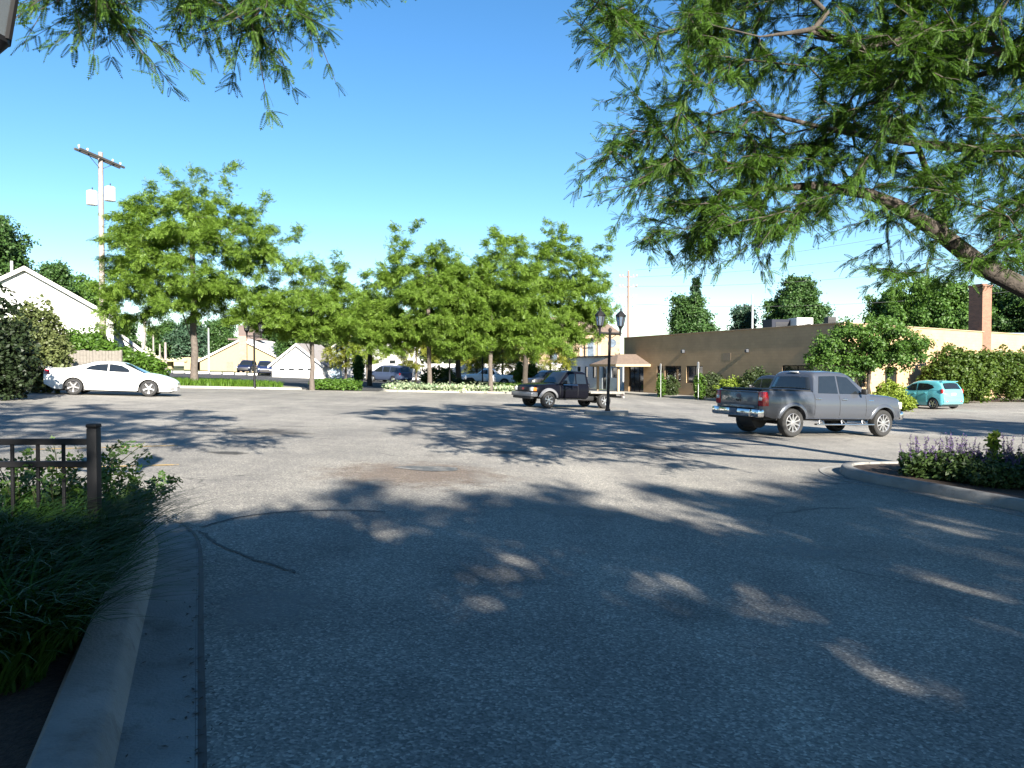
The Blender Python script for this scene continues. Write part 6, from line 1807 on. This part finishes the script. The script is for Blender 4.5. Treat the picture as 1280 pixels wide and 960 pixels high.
wall_shrub(826, 2.3, [(0, 0, .9, .35, .35, .9)], 500, L_BUSH, 'slim green shrub at the white sign by the dark door', 420); wall_shrub(838, 1.3, [(0, 0, .8, .7, .6, .9)], 700, L_DARK, 'dark shrub under the first window of the tan wall', 421)
wall_shrub(875, 2.2, [(0, 0, .9, .45, .45, .95)], 600, L_BUSH, 'slim green shrub under the second slim white sign', 422); wall_shrub(889, 1.3, [(0, 0, .95, 1.2, .8, 1.0)], 1100, L_DARK, 'dark shrub with bare stems against the tan wall', 423)
wall_shrub(925, 1.7, [(-.4, 0, .8, 1.2, .9, .85), (.8, 0, .95, 1.0, .8, .8)], 1500, L_LIME, 'bright round shrub showing left of the grey pickup', 424); wall_shrub(946, 1.2, [(0, 0, 1.2, 1.1, .8, 1.1)], 1100, L_DARK, 'dark shrub behind the bright round shrub', 425)
shrub('leafy_shrub', 'yellow-green shrub covering the nose of the turquoise hatchback', 'shrub', (X(1126, 39), 39), [(0, 0, .42, .75, .6, .42), (-.8, .2, .4, .7, .6, .42)], 1300, .2, T_CL3, L_LIME, 426)
shrub('leafy_shrub', 'yellow-green shrub under the small corner tree', 'shrub', (X(1112, 42), 42), [(0, 0, .7, .9, .7, .8)], 900, .2, T_CL3, L_LIME, 427)
shrub('hedge', 'tall green hedge rising behind the turquoise hatchback', 'hedge', (X(1190, 49), 49), [(0, 0, 1.7, 1.5, 1.3, 1.9), (1.5, .3, 1.7, 1.5, 1.3, 1.6), (-.9, .3, 1.2, 1, 1, 1.4)], 6000, .26, T_CL3, L_HEDGE, 428, group='hedge clumps along the sunlit wall', stems=14)
shrub('hedge', 'tall green hedge running out of the picture edge along the sunlit wall', 'hedge', (X(1258, 50.5), 50.5), [(-1.2, 0, 2.2, 1.4, 1.2, 1.2), (.2, .2, 1.8, 1.5, 1.3, 1.7), (1.8, .3, 1.7, 1.6, 1.3, 1.7), (3.2, .5, 1.6, 1.6, 1.3, 1.6)], 7500, .26, T_CL3, L_HEDGE, 429, group='hedge clumps along the sunlit wall', stems=14)
# left hand shrubbery
shrub('evergreen_bush', 'evergreen coloured dark for shade at the picture edge before the white house', 'shrub', (X(-32, 26), 26), [(0, 0, 1.9, 1.5, 1.4, 2.2), (-1.4, 0, 2.0, 1.5, 1.4, 2.2), (.8, .3, 1.2, 1.0, 1.0, 1.4)], 7000, .22, T_CL3, L_CEDAR, 440, stems=10)
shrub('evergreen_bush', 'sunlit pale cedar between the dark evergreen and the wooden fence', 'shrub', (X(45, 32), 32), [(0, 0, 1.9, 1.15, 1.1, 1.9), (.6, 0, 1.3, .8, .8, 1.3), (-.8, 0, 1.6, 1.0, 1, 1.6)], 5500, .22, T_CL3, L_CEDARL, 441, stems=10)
for i, (px, Y, w, h, lab) in enumerate(((92, 41, 1.3, 2.9, 'bright shrub behind the wooden fence, first from the cedar'), (122, 42.5, 1.3, 2.7, 'bright shrub behind the fence end'), (150, 42, 1.2, 2.2, 'bright shrub over the white coupe roof'), (174, 43, 1.2, 1.9, 'bright shrub above the white coupe bonnet'), (108, 45, 1.4, 3.2, 'tall bright shrub under the white house eave'))):
    shrub('leafy_shrub', lab, 'shrub', (X(px, Y), Y), [(0, 0, h * .5, w, w, h * .5), (w * .5, .2, h * .4, w * .7, w * .7, h * .42)], 2200, .26, T_CL3, L_BUSH, 450 + i, group='bright shrubs behind the white coupe')

# trees and a hedge behind and beside the camera: they stand there and shade the foreground
SH = 'shade trees along the drive behind the camera'
def shade(label, x, y, H, w, seed, n=165, per=28):
    tree('shade_tree', label, 'tree', (x, y), 4.0, .26, [(0, 0, H * .72, w, w, H * .22), (w * .35, .3, H * .84, w * .6, w * .6, H * .14), (-w * .4, -.3, H * .82, w * .55, w * .55, H * .15), (0, 0, H * .56, w * .7, w * .7, H * .12)], n, per, .34, T_CL, L_MAPLE, seed, group=SH)
shade('shade tree behind the camera, left of the drive', -2.5, -14, 10.6, 4.0, 502)
shade('shade tree behind the camera, straight down the drive', 3.5, -13, 10.2, 4.0, 501)
shade('shade tree behind the camera at the right side of the drive', 9.0, -14, 13.2, 4.2, 503)
shade('shade tree far behind the camera, beyond the flower bed', 14.5, -14, 14.2, 4.2, 504)
shade('shade tree far to the right behind the flower bed', 20, -13, 14.6, 4.6, 507)
shade('smaller shade tree behind the camera', 1.7, -9, 8.7, 3.4, 506, 200, 30)
shade('smaller shade tree behind the camera, beside the flower bed', 6.2, -9.5, 9.2, 3.4, 505, 150, 29)
shade('smaller shade tree right of the camera beyond the flower bed', 14.4, -8.5, 11.4, 3.8, 509)
shade('shade tree right of the flower bed, out beyond the picture edge', 21.5, 14.5, 9.5, 4.4, 508)

# ------------------------------------------------------------------ light, sky, camera
EL = 25.5
hx, hy = .33, -.944
S = Vector((hx * math.cos(R(EL)), hy * math.cos(R(EL)), math.sin(R(EL))))
sun = bpy.data.lights.new('sun', 'SUN'); sun.energy = 5.0; sun.angle = R(.53); sun.color = (1.0, .93, .82)
so = bpy.data.objects.new('sun', sun); C.objects.link(so); so.rotation_euler = (-S).to_track_quat('-Z', 'Y').to_euler()
wd = bpy.data.worlds.new('World'); bpy.context.scene.world = wd; wd.use_nodes = True
nt = wd.node_tree; nt.nodes.clear()
sk = nt.nodes.new('ShaderNodeTexSky'); sk.sky_type = 'NISHITA'; sk.sun_disc = False
sk.sun_elevation = R(EL); sk.sun_rotation = math.atan2(hx, hy); sk.air_density = 1.0; sk.dust_density = .1; sk.ozone_density = 2.5; sk.altitude = 200
hs = nt.nodes.new('ShaderNodeHueSaturation'); hs.inputs['Saturation'].default_value = 1.26
bg = nt.nodes.new('ShaderNodeBackground'); bg.inputs['Strength'].default_value = .055
ow_ = nt.nodes.new('ShaderNodeOutputWorld')
nt.links.new(sk.outputs[0], hs.inputs['Color']); nt.links.new(hs.outputs[0], bg.inputs['Color']); nt.links.new(bg.outputs[0], ow_.inputs['Surface'])

cam = bpy.data.cameras.new('camera'); cam.sensor_width = 36; cam.lens = 36 * F; cam.clip_start = .05; cam.clip_end = 4000
co = bpy.data.objects.new('camera', cam); C.objects.link(co); co.location = (0, 0, EYE); co.rotation_euler = (PI / 2 - PITCH, 0, 0)
sc = bpy.context.scene; sc.camera = co
sc.view_settings.view_transform = 'Standard'; sc.view_settings.look = 'None'; sc.view_settings.gamma = 1.0; sc.view_settings.exposure = 1.95
sc.view_settings.use_curve_mapping = False
sc.cycles.max_bounces = 6; sc.cycles.diffuse_bounces = 3; sc.cycles.glossy_bounces = 3; sc.cycles.transmission_bounces = 4; sc.cycles.transparent_max_bounces = 4
sc.cycles.use_adaptive_sampling = True; sc.cycles.caustics_reflective = False; sc.cycles.caustics_refractive = False
